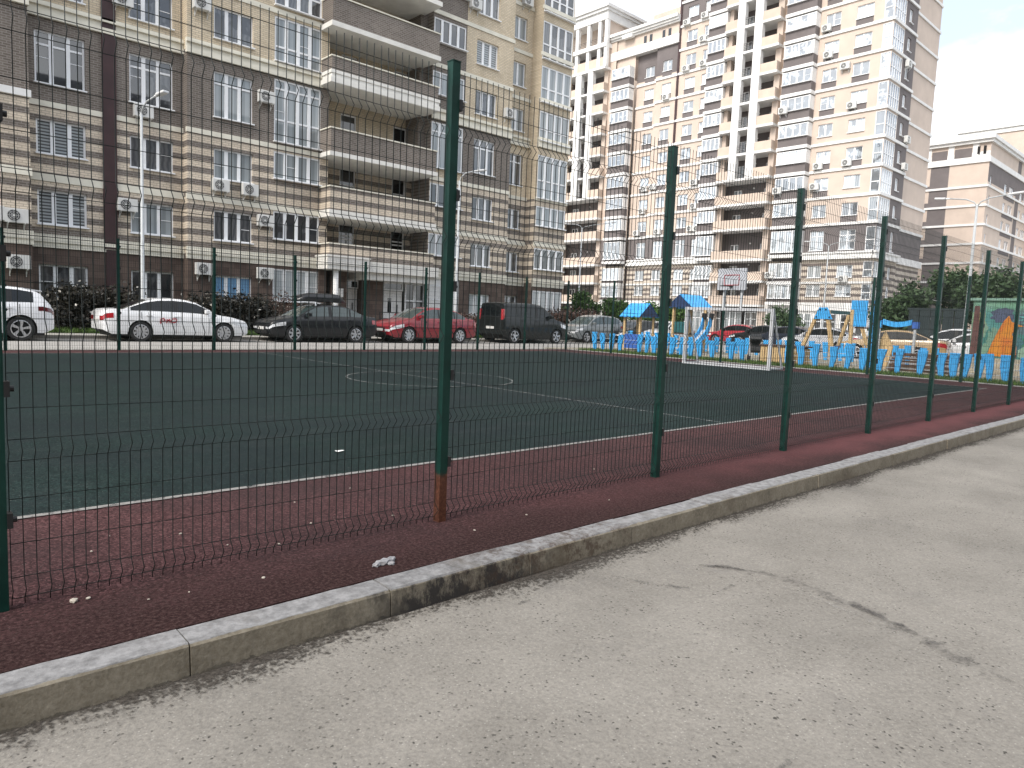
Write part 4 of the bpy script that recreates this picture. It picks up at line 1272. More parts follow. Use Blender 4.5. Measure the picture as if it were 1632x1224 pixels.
def car(name, label, cat, loc, rz, scale, L, W, top, roof, wheels, r, body, xA, xC, glassmat='car_glass', belt_sill=0.22, bpillar=None, lamps=None, tail=None, spokes=5, double=True, rear_box=False, plan_rear=None, tumble=0.27, cladding=False):
    t = thing(name, label, cat, loc, rz)
    t.scale = (scale,)*3
    H = max(z for _, z in roof)
    R = r*1.16
    xs = {0, 0.03, 0.08, 0.16, 0.30, 0.5, L, L-0.03, L-0.08, L-0.16, L-0.30}
    x = 0.0
    while x < L: xs.add(round(x, 3)); x += 0.11
    for wx in wheels:
        for k in range(17): xs.add(round(wx - R*math.cos(PI*k/16), 4))
    xs = sorted(xs)
    def plan(x):
        f = interp([(0, 0.80), (0.03, 0.85), (0.08, 0.89), (0.16, 0.925), (0.30, 0.96), (0.55, 0.99), (0.9, 1.0)], x)
        rr = interp(plan_rear or [(0, 0.82), (0.03, 0.86), (0.08, 0.90), (0.16, 0.935), (0.30, 0.965), (0.55, 0.99), (0.9, 1.0)], L-x)
        return min(f, rr)
    def zb(x):
        s = interp([(0, belt_sill+0.10), (0.2, belt_sill), (L-0.25, belt_sill+0.02), (L, belt_sill+0.16)], x)
        for wx in wheels:
            d = abs(x-wx)
            if d < R: s = max(s, r + math.sqrt(max(0, R*R-d*d)))
        return s
    TT_ = [(0, 0.935), (0.10, 0.965), (0.30, 0.99), (0.52, 1.0), (0.66, 0.995), (0.74, 0.985), (0.90, 0.965), (1.0, 0.925)]
    def section(x):
        b, tp = zb(x), interp(top, x)
        b = min(b, tp-0.06)
        base = belt_sill
        pts = []
        for tt, f in TT_:
            z = base + (tp-base)*tt
            z = max(z, b)
            pts.append((W/2*plan(x)*f, z))
        wtop = pts[-1][0]
        pts += [(wtop*0.93, tp+0.018), (wtop*0.72, tp+0.034), (wtop*0.35, tp+0.046), (0, tp+0.05)]
        return pts
    # local x forward = +X ; profile x runs from nose (0) to tail (L)
    X = lambda x: L/2 - x
    mb = MB()
    secs = [section(x) for x in xs]
    n = len(secs[0])
    for s in (1, -1):
        for i in range(len(xs)-1):
            for j in range(n-1):
                a, b = secs[i][j], secs[i][j+1]; c, d = secs[i+1][j+1], secs[i+1][j]
                mb.quad((X(xs[i]), s*a[0], a[1]), (X(xs[i]), s*b[0], b[1]), (X(xs[i+1]), s*c[0], c[1]), (X(xs[i+1]), s*d[0], d[1]))
    for i in (0, -1):
        p = secs[i]
        mb.poly([(X(xs[i]), q[0], q[1]) for q in p] + [(X(xs[i]), -q[0], q[1]) for q in p[::-1]])
    # cabin
    cx = sorted({roof[0][0], roof[-1][0]} | {round(roof[0][0] + (roof[-1][0]-roof[0][0])*k/44, 4) for k in range(45)} | {p[0] for p in roof})
    def csec(x):
        zbt = interp(top, x) - 0.02
        zr = max(interp(roof, x), zbt+0.01)
        h = zr-zbt
        wb = W/2*plan(x)*0.925
        P = []
        for f in (0.0, 0.10, 0.86, 0.955):
            P.append((wb - tumble*h*f - (0.02 if f > 0.9 else 0), zbt+h*f))
        wt = P[-1][0]
        P += [(wt*0.94, zr-0.004), (wt*0.86, zr), (wt*0.45, zr+0.02), (0, zr+0.028)]
        return P, h
    groups = {}
    def g(k): return groups.setdefault(k, MB())
    for i in range(len(cx)-1):
        A, hA = csec(cx[i]); B, hB = csec(cx[i+1]); xm = (cx[i]+cx[i+1])/2; hm = (hA+hB)/2
        for j in range(len(A)-1):
            for s in (1, -1):
                q = [(X(cx[i]), s*A[j][0], A[j][1]), (X(cx[i]), s*A[j+1][0], A[j+1][1]), (X(cx[i+1]), s*B[j+1][0], B[j+1][1]), (X(cx[i+1]), s*B[j][0], B[j][1])]
                if j == 1 and hm > 0.10 and xA[0] < xm < xC[1]:
                    k = None
                    for bi, bp in enumerate(bpillar):
                        if abs(xm-bp) < 0.055: k = 'pillar'
                    if k is None:
                        idx = sum(xm > bp for bp in bpillar)
                        k = 'side_window|%d|%d' % (idx, s)
                elif j >= 4 and xm < xA[1]: k = 'windshield'
                elif j >= 4 and xm > xC[0]: k = 'rear_window'
                else: k = None
                if k is None: mb.quad(*q)
                else: g(k).quad(*q)
    bo = mb.build('body', body, t, smooth=True)
    smooth_angle(bo, 38)
    for k, m_ in groups.items():
        nm = k.split('|')[0]
        for o in build_split(m_, nm, MAT['trim_black'] if nm == 'pillar' else MAT[glassmat], t, smooth=True):
            if nm == 'pillar': smooth_angle(o, 30)
    # underbody and bumper grilles
    mb = MB(); mb.box(X(L-0.25), X(0.25), -W/2+0.16, W/2-0.16, 0.17, 0.62)
    mb.build('underbody', MAT['trim_black'], t)
    mb = MB(); mb.box(X(0.02), X(-0.012), -W*0.27, W*0.27, 0.30, 0.42); mb.box(X(0.02), X(-0.010), -W*0.22, W*0.22, 0.52, 0.60)
    mb.build('grille', MAT['trim_black'], t)
    for xx in (-0.02, L+0.008):
        mb = MB(); mb.box(X(xx)-0.008, X(xx)+0.008, -0.26, 0.26, 0.45 if xx < 0 else 0.62, 0.56 if xx < 0 else 0.73)
        mb.build('number_plate', MAT['plate'], t)
    # seams, handles, mirrors
    mb = MB()
    for s in (1, -1):
        for xx in [roof[0][0]+0.35] + list(bpillar) + [wheels[1]-0.02]:
            zz = [zb(xx)+0.04, interp(top, xx)-0.03]
            for z0, z1 in zip(np.linspace(zz[0], zz[1], 6), np.linspace(zz[0], zz[1], 6)[1:]):
                def yy(z):
                    tt = (z-belt_sill)/(interp(top, xx)-belt_sill)
                    return W/2*plan(xx)*interp(TT_, tt)
                mb.bar((X(xx), s*(yy(z0)), z0), (X(xx), s*(yy(z1)), z1), 0.014, 0.008)
    build_split(mb, 'door_seam', MAT['trim_black'], t)
    for s in (1, -1):
        for bp in list(bpillar)[:2]:
            zz = interp(top, bp)-0.13
            mb = MB(); mb.bar((X(bp)-0.02+0.12, s*(W/2*0.985+0.012), zz), (X(bp)-0.02-0.08+0.12+0.08-0.19, s*(W/2*0.985+0.012), zz-0.005), 0.03, 0.025)
            mb.build('door_handle', body, t)
        mx = roof[0][0]+0.42; mz = interp(top, mx)+0.10
        mb = MB(); mb.box(X(mx)-0.09, X(mx)+0.06, s*(W/2*0.94), s*(W/2*0.94+0.19), mz-0.07, mz+0.07); mb.bar((X(mx), s*W/2*0.86, mz-0.05), (X(mx), s*W/2*0.98, mz-0.03), 0.05)
        mb.build('mirror', body, t, bevel=0.03)
    # lamps: patches of the skin, slightly proud
    def patch(x0, x1, t0, t1, s, nm, mat, wrap=True):
        mb = MB()
        sx = [x for x in xs if x0 <= x <= x1]
        off = 0.008
        def pt(x, tt):
            tp = interp(top, x); z = belt_sill+(tp-belt_sill)*tt
            return (X(x) + (off if x < L/2 else -off)*(1 if (x < 0.1 or x > L-0.1) else 0), s*(W/2*plan(x)*interp(TT_, tt)+off), z)
        ts = [t0+(t1-t0)*k/3 for k in range(4)]
        for a, b in zip(sx, sx[1:]):
            for u, v in zip(ts, ts[1:]):
                mb.quad(pt(a, u), pt(a, v), pt(b, v), pt(b, u))
        e = sx[0] if x0 < L/2 else sx[-1]
        for u, v in zip(ts, ts[1:]):
            p, q = pt(e, u), pt(e, v)
            mb.quad(p, q, (q[0], q[1]*0.55, q[2]), (p[0], p[1]*0.55, p[2]))
        o = mb.build(nm, mat, t, smooth=True); smooth_angle(o, 40)
    for s in (1, -1):
        if lamps: patch(0.0, lamps[0], lamps[1], lamps[2], s, 'headlight', MAT['lamp_clear'])
        if tail: patch(L-tail[0], L, tail[1], tail[2], s, 'taillight', MAT[tail[3]])
    ty, ri = wheel_meshes(r, spokes, double)
    tm = ty.mesh('wheel', MAT['tyre'], smooth=True); rm = ri.mesh('rim', MAT['rim'])
    for wx in wheels:
        for s in (1, -1):
            o = inst(tm, 'wheel', t, (X(wx), s*(W/2-0.115), r), 0 if s < 0 else PI)
            inst(rm, 'rim', o)
    t['dims'] = (L, W, H)
    return t, X
SEDAN_TOP = [(0, 0.60), (0.06, 0.70), (0.18, 0.755), (0.6, 0.86), (1.15, 0.935), (1.5, 0.955), (3.9, 1.02), (4.45, 1.03), (4.68, 1.00), (4.77, 0.90)]
SEDAN_ROOF = [(1.10, 0.93), (1.45, 1.15), (1.85, 1.36), (2.2, 1.44), (2.6, 1.465), (3.1, 1.44), (3.5, 1.35), (3.9, 1.18), (4.25, 1.02)]
W1 = paint('white_car_paint', (0.74, 0.75, 0.76, 1))
RZ = -0.055
YC = 30.35
t_sedan, Xs = car('parked_car', 'white sedan with dark side windows and a red emblem on its door', 'car', (9.41, YC, RZ), 0.0, 1.137, 4.77, 1.82, SEDAN_TOP, SEDAN_ROOF, (0.93, 3.66), 0.33, W1, (1.45, 1.9), (3.35, 3.95), bpillar=[2.55, 3.42], lamps=(0.62, 0.66, 0.86), tail=(0.34, 0.68, 0.88, 'lamp_red'), spokes=10, double=False)
# the red emblem on the near door
mb = MB()
ey = -1.82/2*1.0-0.02; ex, ez = -0.42, 0.63
def st(pts, w_=0.036):
    for a, b in zip(pts, pts[1:]):
        mb.bar((ex+a[0], ey, ez+a[1]), (ex+b[0], ey, ez+b[1]), w_, 0.006, up=(0, 1, 0))
st([(-0.26, -0.02), (-0.24, 0.15), (-0.14, 0.15), (-0.12, 0.10), (-0.15, 0.06), (-0.24, 0.06)])
st([(-0.10, 0.07), (0.06, 0.10)]); st([(-0.08, 0.0), (-0.02, 0.08), (0.04, 0.15)], 0.025); st([(-0.06, 0.14), (0.0, 0.07), (0.06, 0.02)], 0.025)
st([(0.07, 0.04), (0.12, 0.15), (0.24, 0.15), (0.26, 0.10), (0.22, 0.03), (0.08, 0.02)])
mb.build('door_emblem', plain('emblem_red', (0.42, 0.04, 0.06, 1), 0.4), t_sedan)
SUV_TOP = [(0, 0.72), (0.06, 0.84), (0.2, 0.92), (0.6, 0.99), (1.1, 1.05), (3.8, 1.14), (4.2, 1.14), (4.4, 1.08), (4.5, 0.95)]
SUV_ROOF = [(1.05, 1.04), (1.4, 1.28), (1.8, 1.53), (2.2, 1.64), (2.8, 1.66), (3.6, 1.60), (4.0, 1.52), (4.15, 1.44), (4.42, 1.10)]
t_suv, Xv = car('parked_car', 'white crossover cut off by the left edge, only its rear end showing', 'car', (2.62, YC, RZ), PI, 1.137, 4.5, 1.86, SUV_TOP, SUV_ROOF, (0.92, 3.62), 0.365, paint('pearl_white', (0.70, 0.71, 0.73, 1)), (1.4, 1.9), (3.75, 3.95), bpillar=[2.5, 3.35], lamps=(0.6, 0.7, 0.88), tail=(0.45, 0.76, 0.90, 'lamp_darkred'), spokes=5, double=True)
mb = MB(); mb.prism([(Xv(3.70), 1.60), (Xv(4.22), 1.53), (Xv(4.22), 1.49), (Xv(3.75), 1.55)], 'y', -0.62, 0.62)
mb.build('spoiler', t_suv.children[0].data.materials[0], t_suv)
mb = MB(); mb.prism([(Xv(2.9), 1.665), (Xv(3.15), 1.72), (Xv(3.2), 1.655)], 'y', -0.03, 0.03); mb.build('aerial_fin', t_suv.children[0].data.materials[0], t_suv)
BLK_TOP = [(0, 0.62), (0.06, 0.72), (0.2, 0.79), (0.6, 0.88), (1.15, 0.95), (1.5, 0.965), (3.8, 1.02), (4.3, 1.03), (4.52, 1.00), (4.6, 0.88)]
BLK_ROOF = [(1.05, 0.94), (1.4, 1.16), (1.8, 1.37), (2.15, 1.44), (2.6, 1.46), (3.0, 1.44), (3.4, 1.35), (3.75, 1.18), (4.1, 1.03)]
t_blk, Xb = car('parked_car', 'black sedan parked nose to the left below a roof box', 'car', (15.8, YC+0.15, RZ), PI, 1.16, 4.6, 1.78, BLK_TOP, BLK_ROOF, (0.92, 3.55), 0.325, paint('black_car_paint', (0.012, 0.013, 0.015, 1)), (1.4, 1.85), (3.2, 3.8), bpillar=[2.45, 3.3], lamps=(0.60, 0.64, 0.84), tail=(0.4, 0.66, 0.86, 'lamp_red'), spokes=7, double=False, glassmat='car_glass_light')
rb = thing('roof_box', 'long black roof box carried on the black sedan', 'roof box', (15.85, YC+0.15, RZ+1.16*1.52), PI)
mb = MB(); secs = []
for k in range(25):
    u = k/24; x = 1.28-2.56*u
    e = min(1, math.sin(PI*min(max(u, 0.02), 0.98))*2.2)**0.5
    wd, ht = 0.46*e, 0.43*min(1, e*interp([(0, 0.6), (0.3, 1), (0.8, 1), (1, 0.75)], u))
    secs.append([(x, wd*c, 0.03+ht*z) for c, z in ((-0.88, 0.06), (-1, 0.35), (-0.96, 0.7), (-0.75, 0.93), (0, 1.0), (0.75, 0.93), (0.96, 0.7), (1, 0.35), (0.88, 0.06))])
for a, b in zip(secs, secs[1:]):
    for j in range(9): mb.quad(a[j], a[(j+1) % 9], b[(j+1) % 9], b[j])
mb.poly(secs[0]); mb.poly(secs[-1][::-1])
o = mb.build('shell', plain('box_black', (0.02, 0.021, 0.024, 1), 0.28), rb, smooth=True); smooth_angle(o, 50)
for x in (-0.45, 0.5):
    b = MB(); b.bar((x, -0.62, 0.0), (x, 0.62, 0.0), 0.05, 0.03); b.bar((x, -0.62, 0), (x, -0.70, -0.14), 0.05); b.bar((x, 0.62, 0), (x, 0.70, -0.14), 0.05)
    b.build('crossbar', MAT['rim'], rb)
RED_TOP = [(0, 0.60), (0.06, 0.70), (0.2, 0.78), (0.6, 0.89), (1.05, 0.97), (1.4, 0.985), (3.8, 1.02), (4.2, 1.03), (4.4, 0.99), (4.48, 0.86)]
RED_ROOF = [(0.98, 0.96), (1.35, 1.19), (1.75, 1.39), (2.1, 1.455), (2.5, 1.47), (2.95, 1.45), (3.35, 1.36), (3.7, 1.18), (3.98, 1.03)]
t_red, Xr = car('parked_car', 'dark red sedan parked nose to the left between the black sedan and the van', 'car', (21.83, YC+0.05, RZ), PI, 1.22, 4.48, 1.76, RED_TOP, RED_ROOF, (0.86, 3.48), 0.32, paint('red_car_paint', (0.23, 0.013, 0.022, 1)), (1.35, 1.8), (3.15, 3.75), bpillar=[2.38, 3.2], lamps=(0.62, 0.60, 0.82), tail=(0.4, 0.66, 0.88, 'lamp_red'), spokes=8, double=False, glassmat='car_glass_light')
VAN_TOP = [(0, 0.72), (0.06, 0.86), (0.2, 0.94), (0.55, 1.04), (0.95, 1.12), (3.9, 1.16), (4.18, 1.16), (4.22, 1.12)]
VAN_ROOF = [(0.85, 1.10), (1.15, 1.32), (1.5, 1.60), (1.8, 1.74), (2.2, 1.80), (3.2, 1.81), (3.9, 1.79), (4.12, 1.74), (4.2, 1.16)]
t_van, Xn = car('parked_van', 'black compact van seen from behind with a tall red tail lamp', 'van', (29.25, YC+0.35, RZ), 0.0, 1.27, 4.22, 1.83, VAN_TOP, VAN_ROOF, (0.84, 3.52), 0.33, paint('van_black', (0.010, 0.012, 0.012, 1)), (1.2, 1.7), (4.05, 4.1), bpillar=[2.15, 3.1], lamps=(0.6, 0.66, 0.88), spokes=5, double=False, plan_rear=[(0, 0.94), (0.03, 0.965), (0.1, 0.985), (0.3, 1.0)], tumble=0.14)
for s in (1, -1):
    mb = MB(); mb.box(Xn(4.235), Xn(4.10), s*0.70, s*0.845, 1.02, 1.50)
    mb.build('taillight', MAT['lamp_red'], t_van, bevel=0.03)
# cars standing in the parking rows beyond the playground
def far_car(label, x, y, rz, col, kind='sedan', gl='car_glass'):
    T_, R_ = (SEDAN_TOP, SEDAN_ROOF) if kind == 'sedan' else (SUV_TOP, SUV_ROOF)
    LL = 4.77 if kind == 'sedan' else 4.5
    return car('parked_car', label, 'car', (x, y, RZ), rz, 1.1, LL, 1.84, T_, R_, (0.93, 3.64), 0.34, paint('far_car_paint', col), (1.4, 1.9), (3.35, 3.95), bpillar=[2.5, 3.4], lamps=(0.6, 0.66, 0.86), tail=(0.45, 0.66, 0.90, 'lamp_red'), glassmat=gl)[0]
far_car('silver hatchback standing just beyond the black van', 36.6, 31.9, PI, (0.16, 0.175, 0.18, 1), 'suv', 'car_glass_light')
far_car('black car behind the left end of the blue pickets', 40.5, 31.0, PI*0.97, (0.012, 0.014, 0.015, 1))
far_car('white car behind the blue-roofed playhouse', 42.5, 30.0, PI*1.02, (0.60, 0.61, 0.62, 1))
far_car('red car in the parking row behind the goal', 52.0, 29.6, PI*0.5, (0.36, 0.03, 0.045, 1))
far_car('dark car in the parking row right of the goal', 48.0, 23.5, PI*0.5, (0.02, 0.025, 0.04, 1))
far_car('pale grey car behind the wooden swing frame', 47.0, 20.6, PI*0.5, (0.45, 0.46, 0.48, 1))
far_car('gold beige car behind the blue arched beam', 41.0, 14.3, PI*0.55, (0.38, 0.26, 0.13, 1))
far_car('white crossover in the parking row left of the double-armed lamp', 46.5, 12.9, PI*0.5, (0.72, 0.73, 0.74, 1), 'suv')
far_car('white sedan in the parking row right beside the double-armed lamp post', 44.0, 11.3, PI*0.6, (0.70, 0.71, 0.72, 1))
far_car('black sedan parked in front of the tower beyond the picket posts', 50.0, 26.3, PI*0.5, (0.015, 0.016, 0.018, 1))
# ------------------------------------------------------------------ plants
def m_leaf(name, c_lo, c_hi, rough=0.55):
    m = M(name, (*c_lo, 1), rough, spec=0.35)
    f = m.noise(1.6, 4, 0.7)
    g = m.noise(11, 3, 0.7)
    m.color(m.mix(0.45, m.ramp(f, [(0.33, c_lo), (0.67, c_hi)]), m.ramp(g, [(0.3, scl((*c_lo, 1), 0.7)), (0.7, scl((*c_hi, 1), 1.2))])))
    m.b.inputs['Transmission Weight'].default_value = 0.0
    return m.m
MAT['leaf_green'] = m_leaf('leaf_green', (0.040, 0.095, 0.020), (0.095, 0.19, 0.042))
MAT['leaf_dark'] = m_leaf('leaf_dark_green', (0.030, 0.058, 0.026), (0.075, 0.125, 0.050))
MAT['leaf_purple'] = m_leaf('leaf_purple', (0.012, 0.012, 0.010), (0.034, 0.030, 0.020), 0.35)
MAT['leaf_red'] = m_leaf('leaf_red', (0.045, 0.022, 0.018), (0.10, 0.055, 0.04), 0.45)
MAT['leaf_grass'] = m_leaf('grass_blade', (0.045, 0.085, 0.02), (0.10, 0.17, 0.035), 0.6)
MAT['leaf_gloss_paint'] = plain('painted_leaf_gloss', (0.42, 0.40, 0.36, 1), 0.6)  # pale flecks on outer leaves: gloss painted in as colour
MAT['bark'] = plain('bark', (0.085, 0.065, 0.048, 1), 0.95, var=0.4, scale=8)
def leaf_cloud(name, mat, parent, clumps, n, size, seed, flat=0.0, accents=None):
    """clumps: (centre, radii). n leaf quads spread through the clumps' volume, denser to the outside"""
    rng = np.random.default_rng(seed)
    vol = np.array([r[0]*r[1]*r[2] for _, r in clumps])**0.75
    pick = rng.choice(len(clumps), n, p=vol/vol.sum())
    C = np.array([c for c, _ in clumps])[pick]; Rr = np.array([r for _, r in clumps])[pick]
    d = rng.normal(size=(n, 3)); d /= np.linalg.norm(d, axis=1)[:, None]
    rad = rng.random(n)**0.42
    jit = 1 + 0.22*rng.normal(size=n)
    P = C + d*(rad*jit)[:, None]*Rr
    a = rng.normal(size=(n, 3)); a[:, 2] *= 0.7; a /= np.linalg.norm(a, axis=1)[:, None]
    b = np.cross(a, rng.normal(size=(n, 3))); b /= np.linalg.norm(b, axis=1)[:, None]
    s = size*(0.6+0.8*rng.random(n))[:, None]
    A, B = a*s, b*s*0.55
    V = np.stack([P-A, P+B*0.9, P+A, P-B*0.9], 1).reshape(-1, 3)
    me = bpy.data.meshes.new(name)
    me.from_pydata(V.tolist(), [], np.arange(4*n).reshape(n, 4).tolist())
    me.materials.append(mat)
    if accents:
        me.materials.append(accents[0])
        up = (rng.random(n) < accents[1]) & (rad > 0.75) & (d[:, 2] > -0.1)
        me.polygons.foreach_set('material_index', up.astype(np.int32))
    me.update()
    return inst(me, name, parent)
def clumpset(rng, centre, radii, k, size):
    out = []
    for i in range(k):
        d = rng.normal(size=3); d /= np.linalg.norm(d)
        r = 0.85*rng.random()**0.4
        q = size*(0.7+0.6*rng.random())
        out.append((tuple(np.array(centre)+d*r*np.array(radii)), (q, q, q*0.85)))
    return out
def tree(label, x, y, h, crown_z, radii, mat, n, leaf, seed, trunk_r=0.11, group=None, k=16, cs=0.55, z0=-0.05):
    rng = np.random.default_rng(seed)
    t = thing('tree', label, 'tree', (x, y, z0), 0, group)
    mb = MB()
    lean = rng.normal(size=2)*0.08
    top = (lean[0], lean[1], crown_z)
    mb.tube([(0, 0, -0.1), (lean[0]*0.3, lean[1]*0.3, crown_z*0.4), (lean[0]*0.8, lean[1]*0.8, crown_z*0.75), top, (top[0], top[1], h*0.85)], [trunk_r*1.3, trunk_r, trunk_r*0.85, trunk_r*0.6, trunk_r*0.2], 8)
    cl = clumpset(rng, (top[0], top[1], crown_z), radii, k, cs*min(radii))
    for c, r in cl[:9]:
        mb.tube([(lean[0]*0.7, lean[1]*0.7, max(0.5, crown_z-radii[2]*0.9)), tuple((np.array(c)+np.array((lean[0], lean[1], crown_z-0.2)))/2), c], [trunk_r*0.5, trunk_r*0.3, 0.015], 5)
    mb.build('trunk', MAT['bark'], t, smooth=True)
    leaf_cloud('crown', mat, t, cl, n, leaf, seed+1)
    return t
GTREE = 'clipped green trees behind the parked cars'
tree('rounded green tree directly right of the long block corner', 50.0, 44.5, 4.1, 2.85, (1.7, 1.75, 1.15), MAT['leaf_green'], 5200, 0.13, 11, group=GTREE)
tree('rounded green tree left of the blue-roofed playhouse', 50.5, 41.3, 3.4, 2.25, (1.6, 1.6, 1.1), MAT['leaf_green'], 4600, 0.13, 12, group=GTREE)
tree('green tree half behind the blue-roofed playhouse', 50.5, 38.2, 3.4, 2.0, (1.5, 1.5, 1.15), MAT['leaf_green'], 4600, 0.13, 13, group=GTREE)
tree('green tree rising right behind the playhouse roof, beside the second fence post', 51.0, 35.6, 3.9, 2.4, (1.6, 1.6, 1.2), MAT['leaf_green'], 4600, 0.13, 14, group=GTREE)
tree('small green tree at the corner of the long block behind the van', 47.5, 45.0, 2.6, 1.5, (0.9, 0.9, 0.9), MAT['leaf_green'], 2600, 0.11, 15)
tree('low green tree behind the goal in front of the shop windows', 66.0, 33.2, 3.6, 2.0, (1.7, 1.7, 1.4), MAT['leaf_dark'], 3600, 0.15, 16)
GD = 'dark trees behind the painted shed'
tree('dark bushy tree left of the dark gate, below the dark stripe of the far block', 49.0, 16.6, 4.6, 2.6, (1.6, 1.6, 2.0), MAT['leaf_dark'], 6500, 0.14, 21, group=GD, k=20)
tree('dark tree behind the double-armed lamp post', 52.0, 14.6, 5.8, 3.9, (1.6, 1.7, 1.6), MAT['leaf_dark'], 6000, 0.14, 22, group=GD, k=18)
tree('tallest dark tree, above the left corner of the painted shed', 50.0, 12.2, 6.0, 4.0, (1.5, 1.6, 1.5), MAT['leaf_dark'], 6500, 0.14, 23, group=GD, k=20)
tree('dark spreading tree above the painted shed roof', 50.5, 9.9, 5.2, 3.5, (1.5, 1.9, 1.2), MAT['leaf_dark'], 6000, 0.14, 24, group=GD, k=18)
def bush(label, x0, x1, y, h, seed, mat, n, acc=0.03, w_=0.75, z0=0.1, leaf=0.085, group=None):
    rng = np.random.default_rng(seed)
    t = thing('bush', label, 'bush', ((x0+x1)/2, y, z0), 0, group)
    L_ = x1-x0
    cl = []
    k = max(6, int(L_*5))
    for i in range(k):
        u = (i+0.5)/k
        env = min(1, math.sin(PI*min(max(u, 0.03), 0.97))*1.9)
        for zf in (0.25, 0.6, 0.85):
            if zf > env*1.05 and i % 2: continue
            q = 0.34*h*(0.75+0.5*rng.random())
            cl.append((((u-0.5)*L_+rng.normal()*0.1, rng.normal()*w_*0.4, h*env*zf+rng.normal()*0.06), (q*0.9, q, q*0.75)))
    mb = MB()
    for i in range(int(L_*4)):
        xx = (rng.random()-0.5)*L_*0.8; 
        mb.tube([(xx, rng.normal()*0.15, -0.1), (xx+rng.normal()*0.15, rng.normal()*0.2, h*0.5), (xx+rng.normal()*0.3, rng.normal()*0.3, h*0.85)], [0.022, 0.015, 0.006], 5)
    mb.build('stems', MAT['bark'], t)
    leaf_cloud('leaves', mat, t, cl, n, leaf, seed+5, accents=(MAT['leaf_gloss_paint'], acc))
    return t
GB = 'shrubs along the foot of the long block'
bush('dark shrub with pale flecks between the white crossover and the white sedan', 5.3, 9.9, 34.6, 1.75, 31, MAT['leaf_purple'], 9000, 0.05, group=GB)
bush('dark shrub with pale flecks behind the bonnet of the white sedan', 11.1, 16.2, 34.8, 1.75, 32, MAT['leaf_purple'], 9500, 0.045, group=GB)
bush('small twiggy shrub behind the windscreen of the black sedan', 15.2, 17.0, 34.9, 1.9, 33, MAT['leaf_red'], 1500, 0.12, group=GB, leaf=0.06)
bush('reddish low shrub between the red sedan and the black van', 26.6, 30.4, 34.6, 1.25, 34, MAT['leaf_red'], 5200, 0.06, group=GB)
bush('dark reddish shrub beyond the bonnet of the black van', 37.0, 44.5, 37.0, 1.9, 35, MAT['leaf_red'], 6500, 0.06, group=GB, leaf=0.10)
# grass on the verge and by the pickets: uncountable
def grass(name, x0, x1, y0, y1, z, n, hgt, seed, zslope=0.0):
    rng = np.random.default_rng(seed)
    px = x0+(x1-x0)*rng.random(n); py = y0+(y1-y0)*rng.random(n)
    pz = z+zslope*(py-y0)
    a = rng.random(n)*2*PI; w2 = 0.012+0.012*rng.random(n); hh = hgt*(0.5+rng.random(n)); lx = rng.normal(size=n)*0.5*hh; ly = rng.normal(size=n)*0.5*hh
    V = np.stack([np.stack([px-np.cos(a)*w2, py-np.sin(a)*w2, pz], 1), np.stack([px+np.cos(a)*w2, py+np.sin(a)*w2, pz], 1), np.stack([px+lx, py+ly, pz+hh], 1)], 1).reshape(-1, 3)
    me = bpy.data.meshes.new(name); me.from_pydata(V.tolist(), [], np.arange(3*n).reshape(n, 3).tolist()); me.materials.append(MAT['leaf_grass']); me.update()
    o = inst(me, name)
    return o
tag(grass('grass', 2, 19, 33.45, 36.2, 0.08, 30000, 0.16, 41, 0.048), 'green grass growing along the pavement under the dark shrubs', 'grass', kind='stuff')
tag(grass('grass', 28.3, 34, 33.45, 36, 0.08, 9000, 0.16, 42, 0.048), 'green grass beside the reddish shrub behind the black van', 'grass', kind='stuff')
tag(grass('grass', 25.4, 26.9, 5, 23, -0.03, 11000, 0.12, 43), 'sparse grass around the feet of the blue pickets', 'grass', kind='stuff')

# ------------------------------------------------------------------ playground
def m_wood():
    m = M('playground_wood', rough=0.7)
    c = m.ramp(m.noise(6, 6, 0.7, stretch=(6, 6, 0.5)), [(0.3, (0.42, 0.28, 0.13)), (0.7, (0.66, 0.49, 0.27))])
    c = m.mix(m.math('MULTIPLY', m.ramp(m.noise(2, 4), [(0.55, (0, 0, 0)), (0.75, (1, 1, 1))]), 0.5), c, (0.26, 0.17, 0.10, 1))
    m.color(c)
    return m.m
MAT['wood'] = m_wood()
MAT['wood_brown'] = plain('stained_wood', (0.10, 0.055, 0.035, 1), 0.7, var=0.4, scale=5)
MAT['blue'] = plain('sky_blue_paint', (0.050, 0.37, 0.78, 1), 0.45, var=0.14, scale=2)
MAT['blue_dark'] = plain('navy_paint', (0.02, 0.045, 0.12, 1), 0.5)
MAT['blue_mid'] = plain('mid_blue_paint', (0.04, 0.12, 0.42, 1), 0.5)
MAT['teal'] = plain('teal_paint', (0.02, 0.11, 0.12, 1), 0.5)
MAT['gal'] = plain('galvanised', (0.42, 0.44, 0.46, 1), 0.5, var=0.12)
MAT['white_metal'] = plain('white_metal', (0.42, 0.43, 0.45, 1), 0.45, var=0.1)
